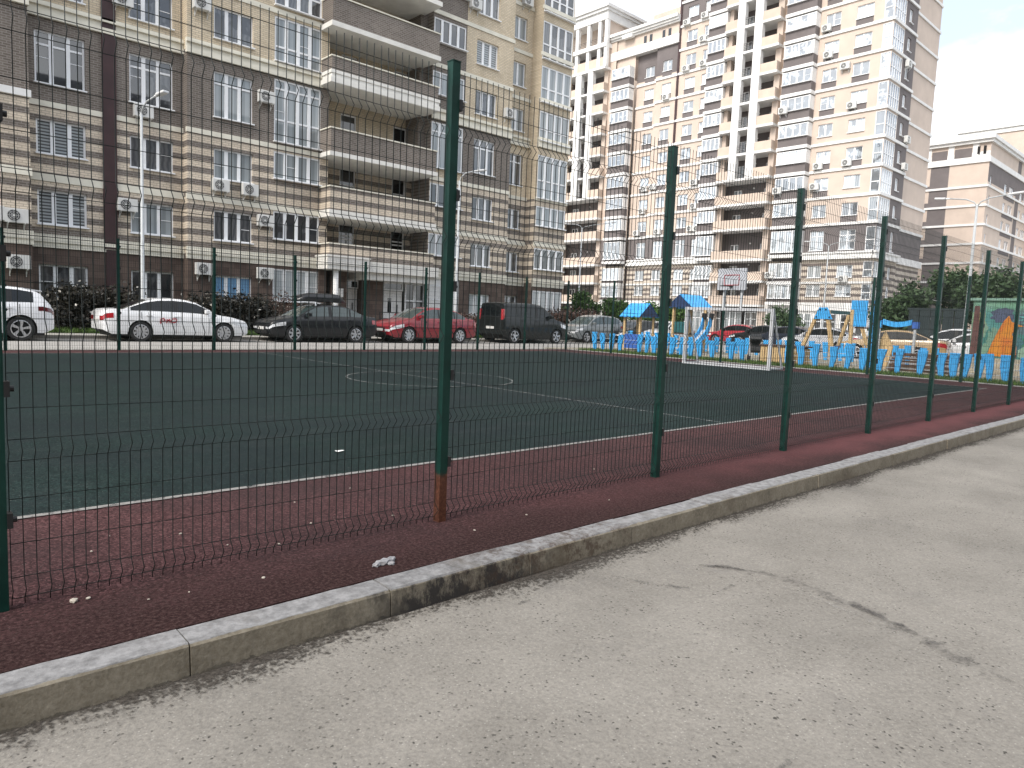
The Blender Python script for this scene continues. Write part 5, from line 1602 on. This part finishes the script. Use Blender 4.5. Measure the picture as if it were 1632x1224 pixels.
# picket fence: tapered blue posts joined by thin rails
pf = thing('picket_fence', 'low fence of tapered bright blue pickets around the playground', 'fence', (26.5, 0, -0.02))
rr = random.Random(5)
ys = [22.75, 22.25, 21.75, 21.2, 20.1, 19.7, 19.25, 18.75, 18.35, 17.85, 17.35, 16.9, 16.3, 15.4, 14.9, 13.0, 12.45, 11.9, 11.3, 10.75, 10.2, 9.62, 9.02, 8.32, 7.65, 7.3, 7.0, 6.6, 6.28, 5.85, 5.36, 4.8, 4.2, 3.5, 2.8]
for y in ys:
    mb = MB()
    wt, wb_ = rr.uniform(0.25, 0.31), rr.uniform(0.11, 0.15)
    h = rr.uniform(0.80, 0.92); sl_ = rr.uniform(-0.09, 0.09); kk = rr.uniform(-0.05, 0.05)
    pts = [(-wb_/2, 0.0), (wb_/2, 0.0), (wt/2*0.85+sl_*0.5+kk, h*0.55), (wt/2+sl_, h), (-wt/2+sl_, h), (-wt/2*0.85+sl_*0.5+kk, h*0.55)]
    mb.prism(pts, 'x', -0.045, 0.045)
    mb.build('picket', MAT['blue'], pf, (0, y, 0), bevel=0.012)
mb = MB()
for z in (0.22, 0.42, 0.60):
    mb.bar((0.07, 22.9, z), (0.07, 14.8, z), 0.02); mb.bar((0.07, 13.1, z), (0.07, 2.5, z), 0.02)
build_split(mb, 'rail', MAT['gal'], pf)
p2 = thing('picket_fence', 'second row of blue pickets along the back edge of the playground', 'fence', (34.2, 0, -0.02))
y = 26.6
while y > 9.5:
    mb = MB(); sl_ = rr.uniform(-0.09, 0.09); h = rr.uniform(0.8, 0.92)
    mb.prism([(-0.07, 0), (0.07, 0), (0.14+sl_, h), (-0.14+sl_, h)], 'x', -0.045, 0.045)
    mb.build('picket', MAT['blue'], p2, (0, y, 0), bevel=0.012)
    y -= rr.uniform(0.5, 0.75)
mb = MB()
for z in (0.25, 0.6): mb.bar((0.07, 26.8, z), (0.07, 9.4, z), 0.02)
build_split(mb, 'rail', MAT['gal'], p2)
def posts(t, pts, h, w_=0.11, mat='wood', name='post'):
    for x, y in pts:
        mb = MB(); mb.box(-w_/2, w_/2, -w_/2, w_/2, 0, h if not isinstance(h, dict) else h[(x, y)])
        mb.build(name, MAT[mat], t, (x, y, 0), bevel=0.015)
def corrugated_roof(t, ridge, half, length, rise, axis, mat):
    """gable roof of ribbed sheets; ridge along axis at height ridge"""
    for s in (1, -1):
        mb = MB(); n = 22
        pts = []
        for k in range(n+1):
            u = -length/2 + length*k/n
            dz = 0.018*(k % 2)
            wave = 0.03*math.sin(k*0.9)
            a = (0, u, ridge+dz); b = (s*(half+wave*0.6), u, ridge-rise+dz-wave*0.5)
            pts.append((a, b))
        for (a, b), (c, d) in zip(pts, pts[1:]):
            mb.quad(a, b, d, c); mb.quad((a[0], a[1], a[2]-0.03), (b[0], b[1], b[2]-0.03), (d[0], d[1], d[2]-0.03), (c[0], c[1], c[2]-0.03))
        o = mb.build('roof', MAT[mat], t, rz=0 if axis == 'y' else PI/2)
    for e in (-1, 1):
        mb = MB(); yy = e*(length/2-0.03)
        mb.prism([(0, ridge-0.05), (-half*0.95, ridge-rise*0.97), (half*0.95, ridge-rise*0.97)], 'y', yy-0.02, yy+0.02)
        mb.build('gable', MAT['blue_dark'], t, rz=0 if axis == 'y' else PI/2)
h1 = thing('playhouse', 'small open playhouse with a bright blue ribbed roof on four wooden posts', 'playhouse', (30.0, 22.85, -0.02))
posts(h1, [(-0.55, -0.5), (-0.55, 0.5), (0.55, -0.5), (0.55, 0.5)], 1.85)
corrugated_roof(h1, 2.42, 0.85, 1.28, 0.70, 'y', 'blue')
b = MB(); b.box(-0.6, -0.55, -0.44, 0.44, 0.08, 0.82); b.build('panel', MAT['blue_mid'], h1)
b = MB(); b.box(-0.5, 0.5, 0.55, 0.6, 0.08, 0.82); b.build('panel', MAT['blue_mid'], h1)
b = MB(); b.box(-0.5, 0.5, -0.44, 0.44, 0.32, 0.38); b.build('bench', MAT['wood'], h1)
h2 = thing('play_tower', 'taller play tower with a pitched blue roof, dark gable and curved blue slide rails', 'play tower', (30.8, 20.35, -0.02))
posts(h2, [(-0.75, -0.42), (-0.75, 0.42), (0.75, -0.42), (0.75, 0.42), (-0.1, -0.95)], {(-0.75, -0.42): 2.28, (-0.75, 0.42): 2.28, (0.75, -0.42): 2.3, (0.75, 0.42): 2.3, (-0.1, -0.95): 2.25}, 0.13)
corrugated_roof(h2, 2.9, 0.78, 1.9, 0.66, 'x', 'blue')
b = MB(); b.box(-0.72, 0.72, -0.40, 0.40, 0.95, 1.02); b.build('deck', MAT['wood_brown'], h2)
b = MB(); b.box(-0.76, -0.72, -0.36, 0.36, 1.02, 1.55); b.build('panel', MAT['teal'], h2)
b = MB()
for k in range(4): b.bar((-0.80, -0.40, 0.25+0.22*k), (-0.80, 0.40, 0.25+0.22*k), 0.05)
build_split(b, 'ladder_rung', MAT['gal'], h2)
for yo in (-0.95, -1.35):
    b = MB(); P_ = [(-0.2, yo, 1.75), (-0.32, yo, 1.35), (-0.6, yo, 1.0), (-1.2, yo, 0.6), (-1.9, yo, 0.25), (-2.3, yo, 0.12)]
    for p, q in zip(P_, P_[1:]): b.bar(p, q, 0.05, 0.26)
    b.build('slide_rail', MAT['blue'], h2)
    b = MB(); b.tube([(-0.2, yo, 1.72), (-0.16, yo, 2.0)], [0.11, 0.13], 10); b.build('finial', MAT['black_plastic'], h2)
b = MB(); P_ = [(-0.3, -1.15, 1.2), (-0.7, -1.15, 0.86), (-1.3, -1.15, 0.48), (-2.3, -1.15, 0.10)]
for p, q in zip(P_, P_[1:]): b.bar(p, q, 0.36, 0.03)
b.build('slide_bed', MAT['gal'], h2)
# swing: two wooden A frames
sw = thing('swing', 'wooden A-frame swing with bright blue gusset plate at its apex', 'swing', (29.6, 13.1, -0.02))
def aframe(x, y, legs):
    for dy in legs:
        m_ = MB(); m_.bar((x, y+dy*0.18, 2.25), (x, y+dy, 0.0), 0.14, 0.14, up=(1, 0, 0)); m_.build('leg', MAT['wood'], sw, bevel=0.02)
aframe(0, 0, (1.05, -0.62)); aframe(0.15, -0.05, (-0.38,)); aframe(2.6, -0.15, (0.75, -1.0))
m_ = MB(); m_.prism([(0.16, 2.36), (-0.20, 2.36), (-0.42, 1.88), (0.36, 1.88)], 'x', -0.12, -0.075); m_.build('gusset', MAT['blue'], sw, bevel=0.01)
m_ = MB()
for yy, zz in ((0.10, 2.28), (-0.14, 2.28), (0.24, 1.97), (-0.3, 1.97)): m_.tube([(-0.125, yy, zz), (-0.15, yy, zz)], 0.035, 8)
build_split(m_, 'bolt', MAT['black_plastic'], sw)
m_ = MB(); m_.bar((-0.1, 0, 2.2), (2.7, -0.15, 2.2), 0.14); m_.build('beam', MAT['teal'], sw)
m_ = MB()
for xx in (1.0, 1.45): m_.tube([(xx, -0.05, 2.15), (xx, -0.05, 0.75)], 0.012, 5)
build_split(m_, 'chain', MAT['gal'], sw)
m_ = MB(); m_.box(0.95, 1.5, -0.2, 0.1, 0.72, 0.77); m_.build('seat', MAT['blue_mid'], sw)
# climbing unit with blue boards and the sagging blue beam
cu = thing('climbing_frame', 'play unit with tall blue boards, blue post and sagging blue beam', 'climbing frame', (30.0, 11.5, -0.02))
for k, y in enumerate((0.50, 0.17)):
    m_ = MB(); m_.box(-0.04, 0.04, y-0.155, y+0.155, 1.62, 2.68); m_.build('board', MAT['blue'], cu, bevel=0.015)
m_ = MB(); m_.box(-0.08, 0.08, -0.42, -0.12, 0, 2.68); m_.build('post', MAT['blue'], cu, bevel=0.02)
m_ = MB(); m_.box(-0.06, 0.06, 0.52, 0.66, 0, 2.3); m_.build('post', MAT['wood'], cu, bevel=0.02)
m_ = MB(); m_.box(0.05, 0.9, -0.2, 0.5, 1.55, 1.61); m_.build('deck', MAT['wood_brown'], cu)
m_ = MB(); m_.prism([(0.55, 0.95), (0.70, 0.40), (0.45, 0.35), (0.30, 0.9)], 'x', -0.5, -0.44); m_.build('panel', MAT['blue'], cu)
m_ = MB(); A_ = []
for k in range(11):
    u = k/10; y = -0.62-1.05*u; z = 1.76+0.10*(2*u-1)**2
    A_.append((y, z))
m_.prism([(y, z+0.10) for y, z in A_]+[(y, z-0.10) for y, z in A_[::-1]], 'x', -0.07, 0.07); m_.build('beam', MAT['blue'], cu)
m_ = MB(); m_.box(-0.09, 0.09, -0.58, -0.40, 1.62, 1.92); m_.build('beam_end', MAT['blue'], cu)
m_ = MB(); m_.box(-0.1, 0.1, -1.92, -1.70, 1.62, 1.88); m_.build('beam_end', MAT['blue_mid'], cu)
m_ = MB()
for y in (-0.5, -1.8): m_.bar((0, y, 0), (0, y, 1.62), 0.09)
build_split(m_, 'beam_leg', MAT['gal'], cu)
m_ = MB(); m_.prism([(-0.35, 0), (-0.75, 0), (-0.95, 0.85), (-0.62, 1.5), (-0.45, 1.1)], 'x', 0.3, 0.38); m_.build('climbing_wall', MAT['wood'], cu)
# slatted bench-like ramp behind the pickets, sand box, pushchair
bn = thing('slatted_platform', 'low brown slatted platform behind the blue pickets', 'platform', (27.3, 8.6, -0.02))
for k in range(5):
    m_ = MB(); m_.box(-0.05+0.1*k, 0.03+0.1*k, -1.15, 1.0, 0.10+0.13*k, 0.21+0.13*k); m_.build('slat', MAT['wood_brown'], bn)
for y in (-1.0, 0.9):
    m_ = MB(); m_.prism([(-0.1, 0), (0.5, 0), (0.5, 0.7), (-0.1, 0.1)], 'y', y-0.04, y+0.04); m_.build('side', MAT['wood_brown'], bn)
sb = thing('wooden_crate', 'pale wooden planter box of upright boards behind the goal', 'planter box', (27.4, 13.55, -0.02))
for k in range(9):
    m_ = MB(); m_.box(-0.02, 0.02, -0.085, 0.085, 0, 0.70); m_.build('board', MAT['wood'], sb, (-0.4, -0.76+0.19*k, 0))
m_ = MB(); m_.box(-0.38, 0.42, -0.83, 0.83, 0.0, 0.66); m_.build('box', MAT['wood'], sb)
m_ = MB(); m_.box(-0.46, 0.48, -0.90, 0.90, 0.702, 0.76); m_.build('lid', MAT['wood_brown'], sb)
pc = thing('pushchair', 'dark pushchair with small wheels standing left of the wooden planter box', 'pushchair', (27.6, 14.95, -0.02), 0.6)
m_ = MB()
for s in (-0.22, 0.22):
    m_.tube([(-0.38, s, 0.14), (0.05, s, 0.55), (0.45, s, 1.02), (0.55, s, 1.05)], 0.018, 6); m_.tube([(0.40, s, 0.14), (-0.05, s, 0.52)], 0.018, 6)
m_.tube([(0.55, -0.22, 1.05), (0.55, 0.22, 1.05)], 0.022, 6)
m_.build('frame', MAT['gal'], pc)
m_ = MB(); m_.prism([(-0.30, 0.40), (0.12, 0.36), (0.34, 0.88), (0.22, 0.92), (0.02, 0.52), (-0.30, 0.52)], 'y', -0.2, 0.2); m_.build('seat', MAT['trim_black'], pc, bevel=0.03)
m_ = MB(); m_.prism([(0.30, 0.78), (0.26, 1.08), (0.02, 1.16), (-0.16, 1.06), (-0.22, 0.92)], 'y', -0.23, 0.23); m_.build('hood', MAT['black_plastic'], pc, bevel=0.04)
for x in (-0.38, 0.40):
    for s in (-0.24, 0.24):
        m_ = MB(); m_.tube([(x, s-0.025, 0.13), (x, s+0.025, 0.13)], 0.13, 16); m_.build('wheel', MAT['tyre'], pc)
# goal with basketball board
gl = thing('sports_goal', 'white framed ball goal with a basketball backboard above its crossbar', 'sports goal', (22.3, 13.2, 0))
m_ = MB()
for y in (-1.65, 1.65): m_.box(-0.05, 0.05, y-0.05, y+0.05, 0, 2.05)
m_.box(-0.049, 0.049, -1.6, 1.6, 1.95, 2.048)
m_.build('frame', MAT['white_metal'], gl)
m_ = MB()
for y in (-1.65, 1.65): m_.bar((0.05, y, 2.0), (0.9, y, 0.06), 0.05); m_.bar((0, y, 0.04), (0.95, y, 0.04), 0.05)
m_.bar((0.95, -1.65, 0.04), (0.95, 1.65, 0.04), 0.05)
m_.bar((-0.02, -1.65, 0.03), (-0.02, 1.65, 0.03), 0.05)
for y in (-0.42, 0.25): m_.bar((0.1, y, 2.0), (0.12, y, 3.3), 0.07)
build_split(m_, 'back_frame', MAT['gal'], gl)
m_ = MB(); m_.box(-0.03, 0.03, -0.62, 0.46, 2.66, 3.40); m_.build('backboard', plain('backboard_grey', (0.40, 0.42, 0.46, 1), 0.4), gl)
m_ = MB()
for a, b_ in (((-0.36, 2.83), (0.2, 2.83)), ((0.2, 2.83), (0.2, 3.17)), ((0.2, 3.17), (-0.36, 3.17)), ((-0.36, 3.17), (-0.36, 2.83))):
    m_.bar((-0.034, a[0], a[1]), (-0.034, b_[0], b_[1]), 0.022)
m_.build('target_square', plain('target_red', (0.35, 0.05, 0.06, 1), 0.5), gl)
m_ = MB(); m_.tube([(-0.32+0.22*math.cos(2*PI*k/20), -0.08+0.22*math.sin(2*PI*k/20), 2.78) for k in range(21)], 0.012, 5, cap=False); m_.bar((-0.03, -0.08, 2.76), (-0.11, -0.08, 2.78), 0.1, 0.04)
m_.build('hoop', MAT['black_plastic'], gl)
# painted shed
def m_mural():
    m = M('mural_paint', rough=0.7)
    vo = m.n('TexVoronoi', Scale=1.5); nzz = m.n('TexNoise', Scale=2.2, Detail=4.0)
    m.link(m.co(), nzz.inputs['Vector'])
    v = m.n('VectorMath', operation='ADD'); m.link(m.co(), v.inputs[0]); m.link(nzz.outputs['Color'], v.inputs[1]); m.link(v.outputs[0], vo.inputs['Vector'])
    sp = m.n('SeparateColor'); m.link(vo.outputs['Color'], sp.inputs[0])
    c = m.ramp(sp.outputs[0], [(0.0, (0.035, 0.16, 0.14)), (0.25, (0.08, 0.28, 0.24)), (0.45, (0.05, 0.09, 0.16)), (0.62, (0.22, 0.36, 0.22)), (0.8, (0.04, 0.13, 0.16)), (1.0, (0.15, 0.33, 0.33))])
    q = m.xyz()
    top = m.ramp(m.math('MULTIPLY', m.math('SUBTRACT', q[2], 2.2), 1.4), [(0.1, (0, 0, 0)), (0.6, (1, 1, 1))])
    c = m.mix(m.math('MULTIPLY', top, 0.7), c, (0.20, 0.38, 0.24, 1))
    m.color(c)
    return m.m
sd = thing('painted_shed', 'shed painted with green and teal foliage and an orange shape', 'shed', (32.0, 6.2, -0.02))
m_ = MB(); m_.box(0, 2.6, -4.0, 2.15, 0.0, 2.8); m_.build('wall', m_mural(), sd)
m_ = MB(); m_.box(-0.1, 2.7, -4.1, 2.25, 2.804, 2.9); m_.build('roof', plain('shed_roof', (0.20, 0.34, 0.27, 1), 0.6), sd)
orange = M('mural_orange', rough=0.7)
orange.color(orange.ramp(orange.noise(1.8, 3), [(0.3, (0.48, 0.10, 0.02)), (0.6, (0.58, 0.22, 0.02))]))
m_ = MB(); m_.prism([(1.55, 0.72), (0.60, 0.66), (0.62, 1.1), (0.80, 1.55), (0.70, 1.82), (0.45, 1.86), (0.85, 2.02), (0.95, 2.25), (1.10, 2.05), (1.22, 1.75), (1.42, 1.2)], 'x', -0.012, -0.004)
m_.build('painted_shape', orange.m, sd)
m_ = MB(); m_.prism([(2.10, 2.6), (1.92, 2.6), (1.86, 1.0), (2.02, 0.3), (2.13, 0.3)], 'x', -0.012, -0.004); m_.build('painted_trunk', plain('mural_brown', (0.11, 0.05, 0.045, 1), 0.7, var=0.4), sd)
def blob(cy, cz, ry, rz_, n, spike, name, c, seed):
    r_ = random.Random(seed); P_ = []
    for k in range(n):
        a = 2*PI*k/n; f = (1.0 if k % 2 else 1-spike)*r_.uniform(0.85, 1.1)
        P_.append((cy+ry*f*math.cos(a), cz+rz_*f*math.sin(a)))
    m_ = MB(); m_.prism(P_, 'x', -0.010, -0.003); m_.build(name, plain('mural_' + name, c, 0.7, var=0.35), sd)
blob(1.15, 2.25, 0.42, 0.32, 18, 0.15, 'painted_rock', (0.07, 0.09, 0.15, 1), 1)
blob(0.25, 2.15, 0.45, 0.38, 26, 0.6, 'painted_palm', (0.14, 0.42, 0.40, 1), 2)
blob(0.15, 1.25, 0.35, 0.42, 20, 0.45, 'painted_leaf', (0.06, 0.26, 0.10, 1), 3)
blob(0.35, 0.85, 0.28, 0.3, 14, 0.2, 'painted_bush', (0.25, 0.40, 0.30, 1), 4)
blob(-0.9, 1.7, 0.55, 0.6, 22, 0.3, 'painted_bush', (0.05, 0.16, 0.25, 1), 5)
m_ = MB(); m_.box(-0.010, -0.003, 1.72, 2.10, 1.55, 2.35); m_.build('painted_panel', plain('mural_yellow', (0.42, 0.42, 0.16, 1), 0.7, var=0.3), sd)
m_ = MB(); m_.box(-0.02, -0.004, -4.0, 2.15, 0.0, 0.62); m_.build('plinth', plain('shed_plinth', (0.40, 0.36, 0.28, 1), 0.8, var=0.3), sd)
# dark metal gate between the trees
dg = thing('metal_gate', 'dark metal gate between the dark trees and the lamp post', 'gate', (47.5, 14.2, -0.06))
for k in range(5):
    m_ = MB(); m_.box(-0.03, 0.03, -0.29, 0.29, 0.1, 2.9); m_.build('panel', plain('gate_dark', (0.018, 0.03, 0.033, 1), 0.5) if k == 0 else MAT_GATE, dg, (0, 1.3-0.62*k, 0))
    if k == 0: MAT_GATE = bpy.data.materials['gate_dark']
m_ = MB(); m_.box(-0.06, 0.06, -1.7, 1.7, 2.904, 3.02); m_.build('top_rail', MAT_GATE, dg)
# ------------------------------------------------------------------ lamps
MAT['lamp_pole'] = plain('lamp_pole_grey', (0.40, 0.42, 0.43, 1), 0.5, var=0.1)
MAT['lamp_head'] = plain('lamp_head_white', (0.62, 0.63, 0.64, 1), 0.4, var=0.06)
def lamp(label, x, y, h, arms, r=0.085, cat='street lamp'):
    t = thing('street_lamp', label, cat, (x, y, -0.06))
    m_ = MB(); m_.tube([(0, 0, 0), (0, 0, 0.9), (0, 0, 0.95), (0, 0, h)], [r*1.35, r*1.3, r, r*0.6], 10); m_.build('pole', MAT['lamp_pole'], t, smooth=True)
    for (dx, dy, dz) in arms:
        m_ = MB(); m_.tube([(0, 0, h-0.1), (dx*0.12, dy*0.12, h+dz*0.35), (dx*0.4, dy*0.4, h+dz*0.75), (dx, dy, h+dz)], 0.035, 7); o = m_.build('arm', MAT['lamp_pole'], t, smooth=True)
        d = Vector((dx, dy, dz*0.25)).normalized()
        a = Vector((dx, dy, h+dz)); b_ = a + d*0.75
        m_ = MB(); m_.bar(a, a+d*0.2, 0.13, 0.08); m_.bar(a+d*0.2, b_, 0.27, 0.10); m_.build('lamp_head', MAT['lamp_head'], t, bevel=0.03)
lamp('slim grey street lamp in front of the long block, left of the white sedan roof', 9.2, 33.6, 9.45, [(0.28, -0.9, 0.55)])
lamp('street lamp behind the fence post with one white arm before dark brick', 26.3, 33.6, 9.3, [(0.75, -0.4, 0.62)])
lamp('tall double-armed street lamp in front of the far beige block', 45.0, 12.05, 8.55, [(0, 1.35, 0.45), (0, -1.35, 0.42)], 0.1)
lamp('double-armed street lamp in front of the tower loggias', 60.0, 54.3, 11.7, [(0, 2.0, 0.55), (0, -4.0, 0.25)], 0.1)
lamp('double-armed street lamp in front of the dark storey of the tower', 70.0, 31.0, 9.6, [(0, 1.7, 0.5), (0, -1.7, 0.35)], 0.1)
# ------------------------------------------------------------------ litter and damage in the foreground
MAT['stone_white'] = plain('pale_stone', (0.42, 0.38, 0.32, 1), 0.8, var=0.2, scale=30)
MAT['stone_grey'] = plain('grey_stone', (0.26, 0.26, 0.27, 1), 0.9, var=0.35, scale=25)
def rock(name, loc, sx, sy, sz, mat, seed, parent=None, n=12, sub=2):
    import bmesh
    bm = bmesh.new(); bmesh.ops.create_icosphere(bm, subdivisions=sub, radius=1.0)
    rng = np.random.default_rng(seed)
    ph = rng.random((4, 3))*6.28; fr = 1.2+rng.random((4, 3))*2.2
    for v in bm.verts:
        k = 1 + sum(0.13*math.sin(fr[i][0]*v.co.x*2+ph[i][0])*math.sin(fr[i][1]*v.co.y*2+ph[i][1]) for i in range(4))
        v.co = Vector((v.co.x*sx*k, v.co.y*sy*k, v.co.z*sz*k))
    me = bpy.data.meshes.new(name); bm.to_mesh(me); bm.free(); me.materials.append(mat)
    return inst(me, name, parent, loc)
ck = thing('concrete_lump', 'grey lump of broken concrete lying by the stained kerb stone', 'concrete lump', (2.17, 3.36, 0.0))
for i, (x, y, a, b, c) in enumerate([(0.0, 0.0, 0.045, 0.026, 0.02), (0.055, 0.012, 0.03, 0.022, 0.018), (-0.05, -0.01, 0.028, 0.02, 0.014), (0.03, -0.035, 0.022, 0.016, 0.012), (0.085, 0.03, 0.016, 0.014, 0.012)]):
    rock('fragment', (x, y, c*0.6), a, b, c, MAT['stone_grey'], 60+i, ck)
GP = 'pale pebbles scattered on the red strip'
rg = random.Random(9)
peb = [(0.72, 3.78), (0.78, 3.775), (1.0, 3.60), (1.18, 3.58), (1.55, 3.55), (1.85, 4.02), (1.60, 4.18), (2.2, 4.30), (1.45, 4.55), (2.35, 4.85), (3.0, 3.55), (2.75, 4.15), (3.55, 3.62), (1.1, 4.75), (0.95, 4.5), (2.9, 5.0), (4.4, 3.55), (5.2, 4.4)]
for i, (x, y) in enumerate(peb):
    s = rg.uniform(0.005, 0.010) if i > 1 else (0.018, 0.011)[i]
    o = rock('pebble', (x, y, s*0.4), s*1.3, s, s*0.6, MAT['stone_white'], 80+i, sub=1)
    o.rotation_euler = (0, 0, rg.uniform(0, 3))
    tag(o, 'largest pale pebble, close to the bottom of the leftmost fence post' if i == 0 else 'small pale pebble lying on the dark red rubber strip', 'pebble', GP)
rg = random.Random(3)
# a scrap of white paper on the court
m_ = MB(); m_.quad((-0.05, -0.02, 0.012), (0.05, -0.025, 0.016), (0.055, 0.02, 0.013), (-0.045, 0.024, 0.02))
o = m_.build('paper_scrap', MAT['white_trim'], None, (3.55, 6.35, 0.005), 0.3, fix=False); tag(o, 'scrap of white paper lying on the dark green court', 'paper scrap')
# broken seam of an old repair in the road
def ribbon(name, pts, half, z, mat, seed):
    """strip along a curve with a 'fade' attribute: 1 on the centre line, 0 at its edges and ends"""
    rng = np.random.default_rng(seed)
    P_ = []
    for a, b in zip(pts, pts[1:]):
        for k in range(8):
            u = k/8; P_.append((a[0]+(b[0]-a[0])*u, a[1]+(b[1]-a[1])*u))
    P_.append(pts[-1])
    P_ = [np.mean(P_[max(0, i-5):i+6], axis=0) for i in range(len(P_))]
    V, Fc, A = [], [], []
    n = len(P_)
    for i, p in enumerate(P_):
        q0 = P_[max(i-1, 0)]; q1 = P_[min(i+1, n-1)]
        d = Vector((q1[0]-q0[0], q1[1]-q0[1])).normalized(); nn = Vector((-d.y, d.x))
        f = half*(0.75+0.5*rng.random())
        e = min(1, i/(n*0.12), (n-1-i)/(n*0.12))
        for k, s_ in enumerate((-1, -0.35, 0.2, 1)):
            V.append((p[0]+nn.x*f*s_, p[1]+nn.y*f*s_, z)); A.append((0, 0.8, 1.0, 0)[k]*e)
    for i in range(n-1):
        for k in range(3):
            a = i*4+k; Fc.append((a, a+1, a+5, a+4))
    me = bpy.data.meshes.new(name); me.from_pydata(V, [], Fc); me.materials.append(mat)
    at_ = me.attributes.new('fade', 'FLOAT', 'POINT'); at_.data.foreach_set('value', A)
    me.update()
    return struct(inst(me, name))
def m_grit(name, c, amp, scale, gain, bias=0.75):
    m = M(name, c, 1.0, spec=0.08)
    at_ = m.n('Attribute', attribute_name='fade')
    f = m.math('ADD', m.math('MULTIPLY', m.math('SUBTRACT', m.noise(scale, 6, 0.75), 0.5), amp), m.math('SUBTRACT', at_.outputs['Fac'], bias))
    m.alpha(m.math('MULTIPLY', m.ramp(f, [(0.0, (0, 0, 0)), (0.75, (1, 1, 1))]), gain))
    m.color(m.ramp(m.noise(75, 4, 0.75), [(0.3, scl(c, 0.35)), (0.55, scl(c, 1.2)), (0.75, scl(c, 2.2))]))
    return m.m
seam = [(3.86, 2.62), (3.95, 2.53), (4.11, 2.40), (4.18, 2.27), (4.26, 2.09), (4.26, 1.84), (4.2, 1.62), (4.15, 1.43), (4.07, 1.24), (3.98, 1.06), (3.91, 0.9), (3.86, 0.76), (3.81, 0.65), (3.7, 0.4), (3.5, 0.1)]
ribbon('road_seam', seam, 0.12, -0.146, m_grit('seam_grit', (0.105, 0.099, 0.094, 1), 3.0, 9, 0.58, 0.74), 1)
ribbon('road_seam', seam[1:5], 0.022, -0.142, m_grit('seam_crack', (0.05, 0.046, 0.043, 1), 2.4, 12, 0.75, 0.5), 2)
ribbon('road_seam', [(4.2, 1.66), (4.16, 1.44), (4.09, 1.25), (4.0, 1.08)], 0.07, -0.1425, m_grit('seam_crack_b', (0.055, 0.052, 0.052, 1), 3.2, 10, 0.6, 0.70), 7)
ribbon('road_seam', [(x-0.14, y-0.07) for x, y in seam[3:9]], 0.06, -0.1435, m_grit('seam_pale', (0.30, 0.285, 0.26, 1), 3.4, 12, 0.6, 0.9), 6)
ribbon('road_seam', [(3.35, 2.78), (3.45, 2.61), (3.55, 2.36), (3.7, 2.2)], 0.07, -0.1455, m_grit('seam_grit_b', (0.11, 0.104, 0.098, 1), 3.4, 11, 0.75, 0.8), 3)
for i, (x, y, w2) in enumerate([(2.69, 2.74, 0.05), (3.19, 1.9, 0.045), (4.16, 1.79, 0.05), (3.25, 0.78, 0.04), (1.56, 2.44, 0.04), (3.84, 2.15, 0.06), (2.55, 2.43, 0.03), (2.42, 1.09, 0.05), (3.6, 1.31, 0.04), (3.13, 2.7, 0.04)]):
    ribbon('road_pit', [(x-w2*1.6, y-w2*0.4), (x, y), (x+w2*1.7, y-w2*0.2)], w2*0.5, -0.1445, bpy.data.materials['seam_grit_b'], 20+i)
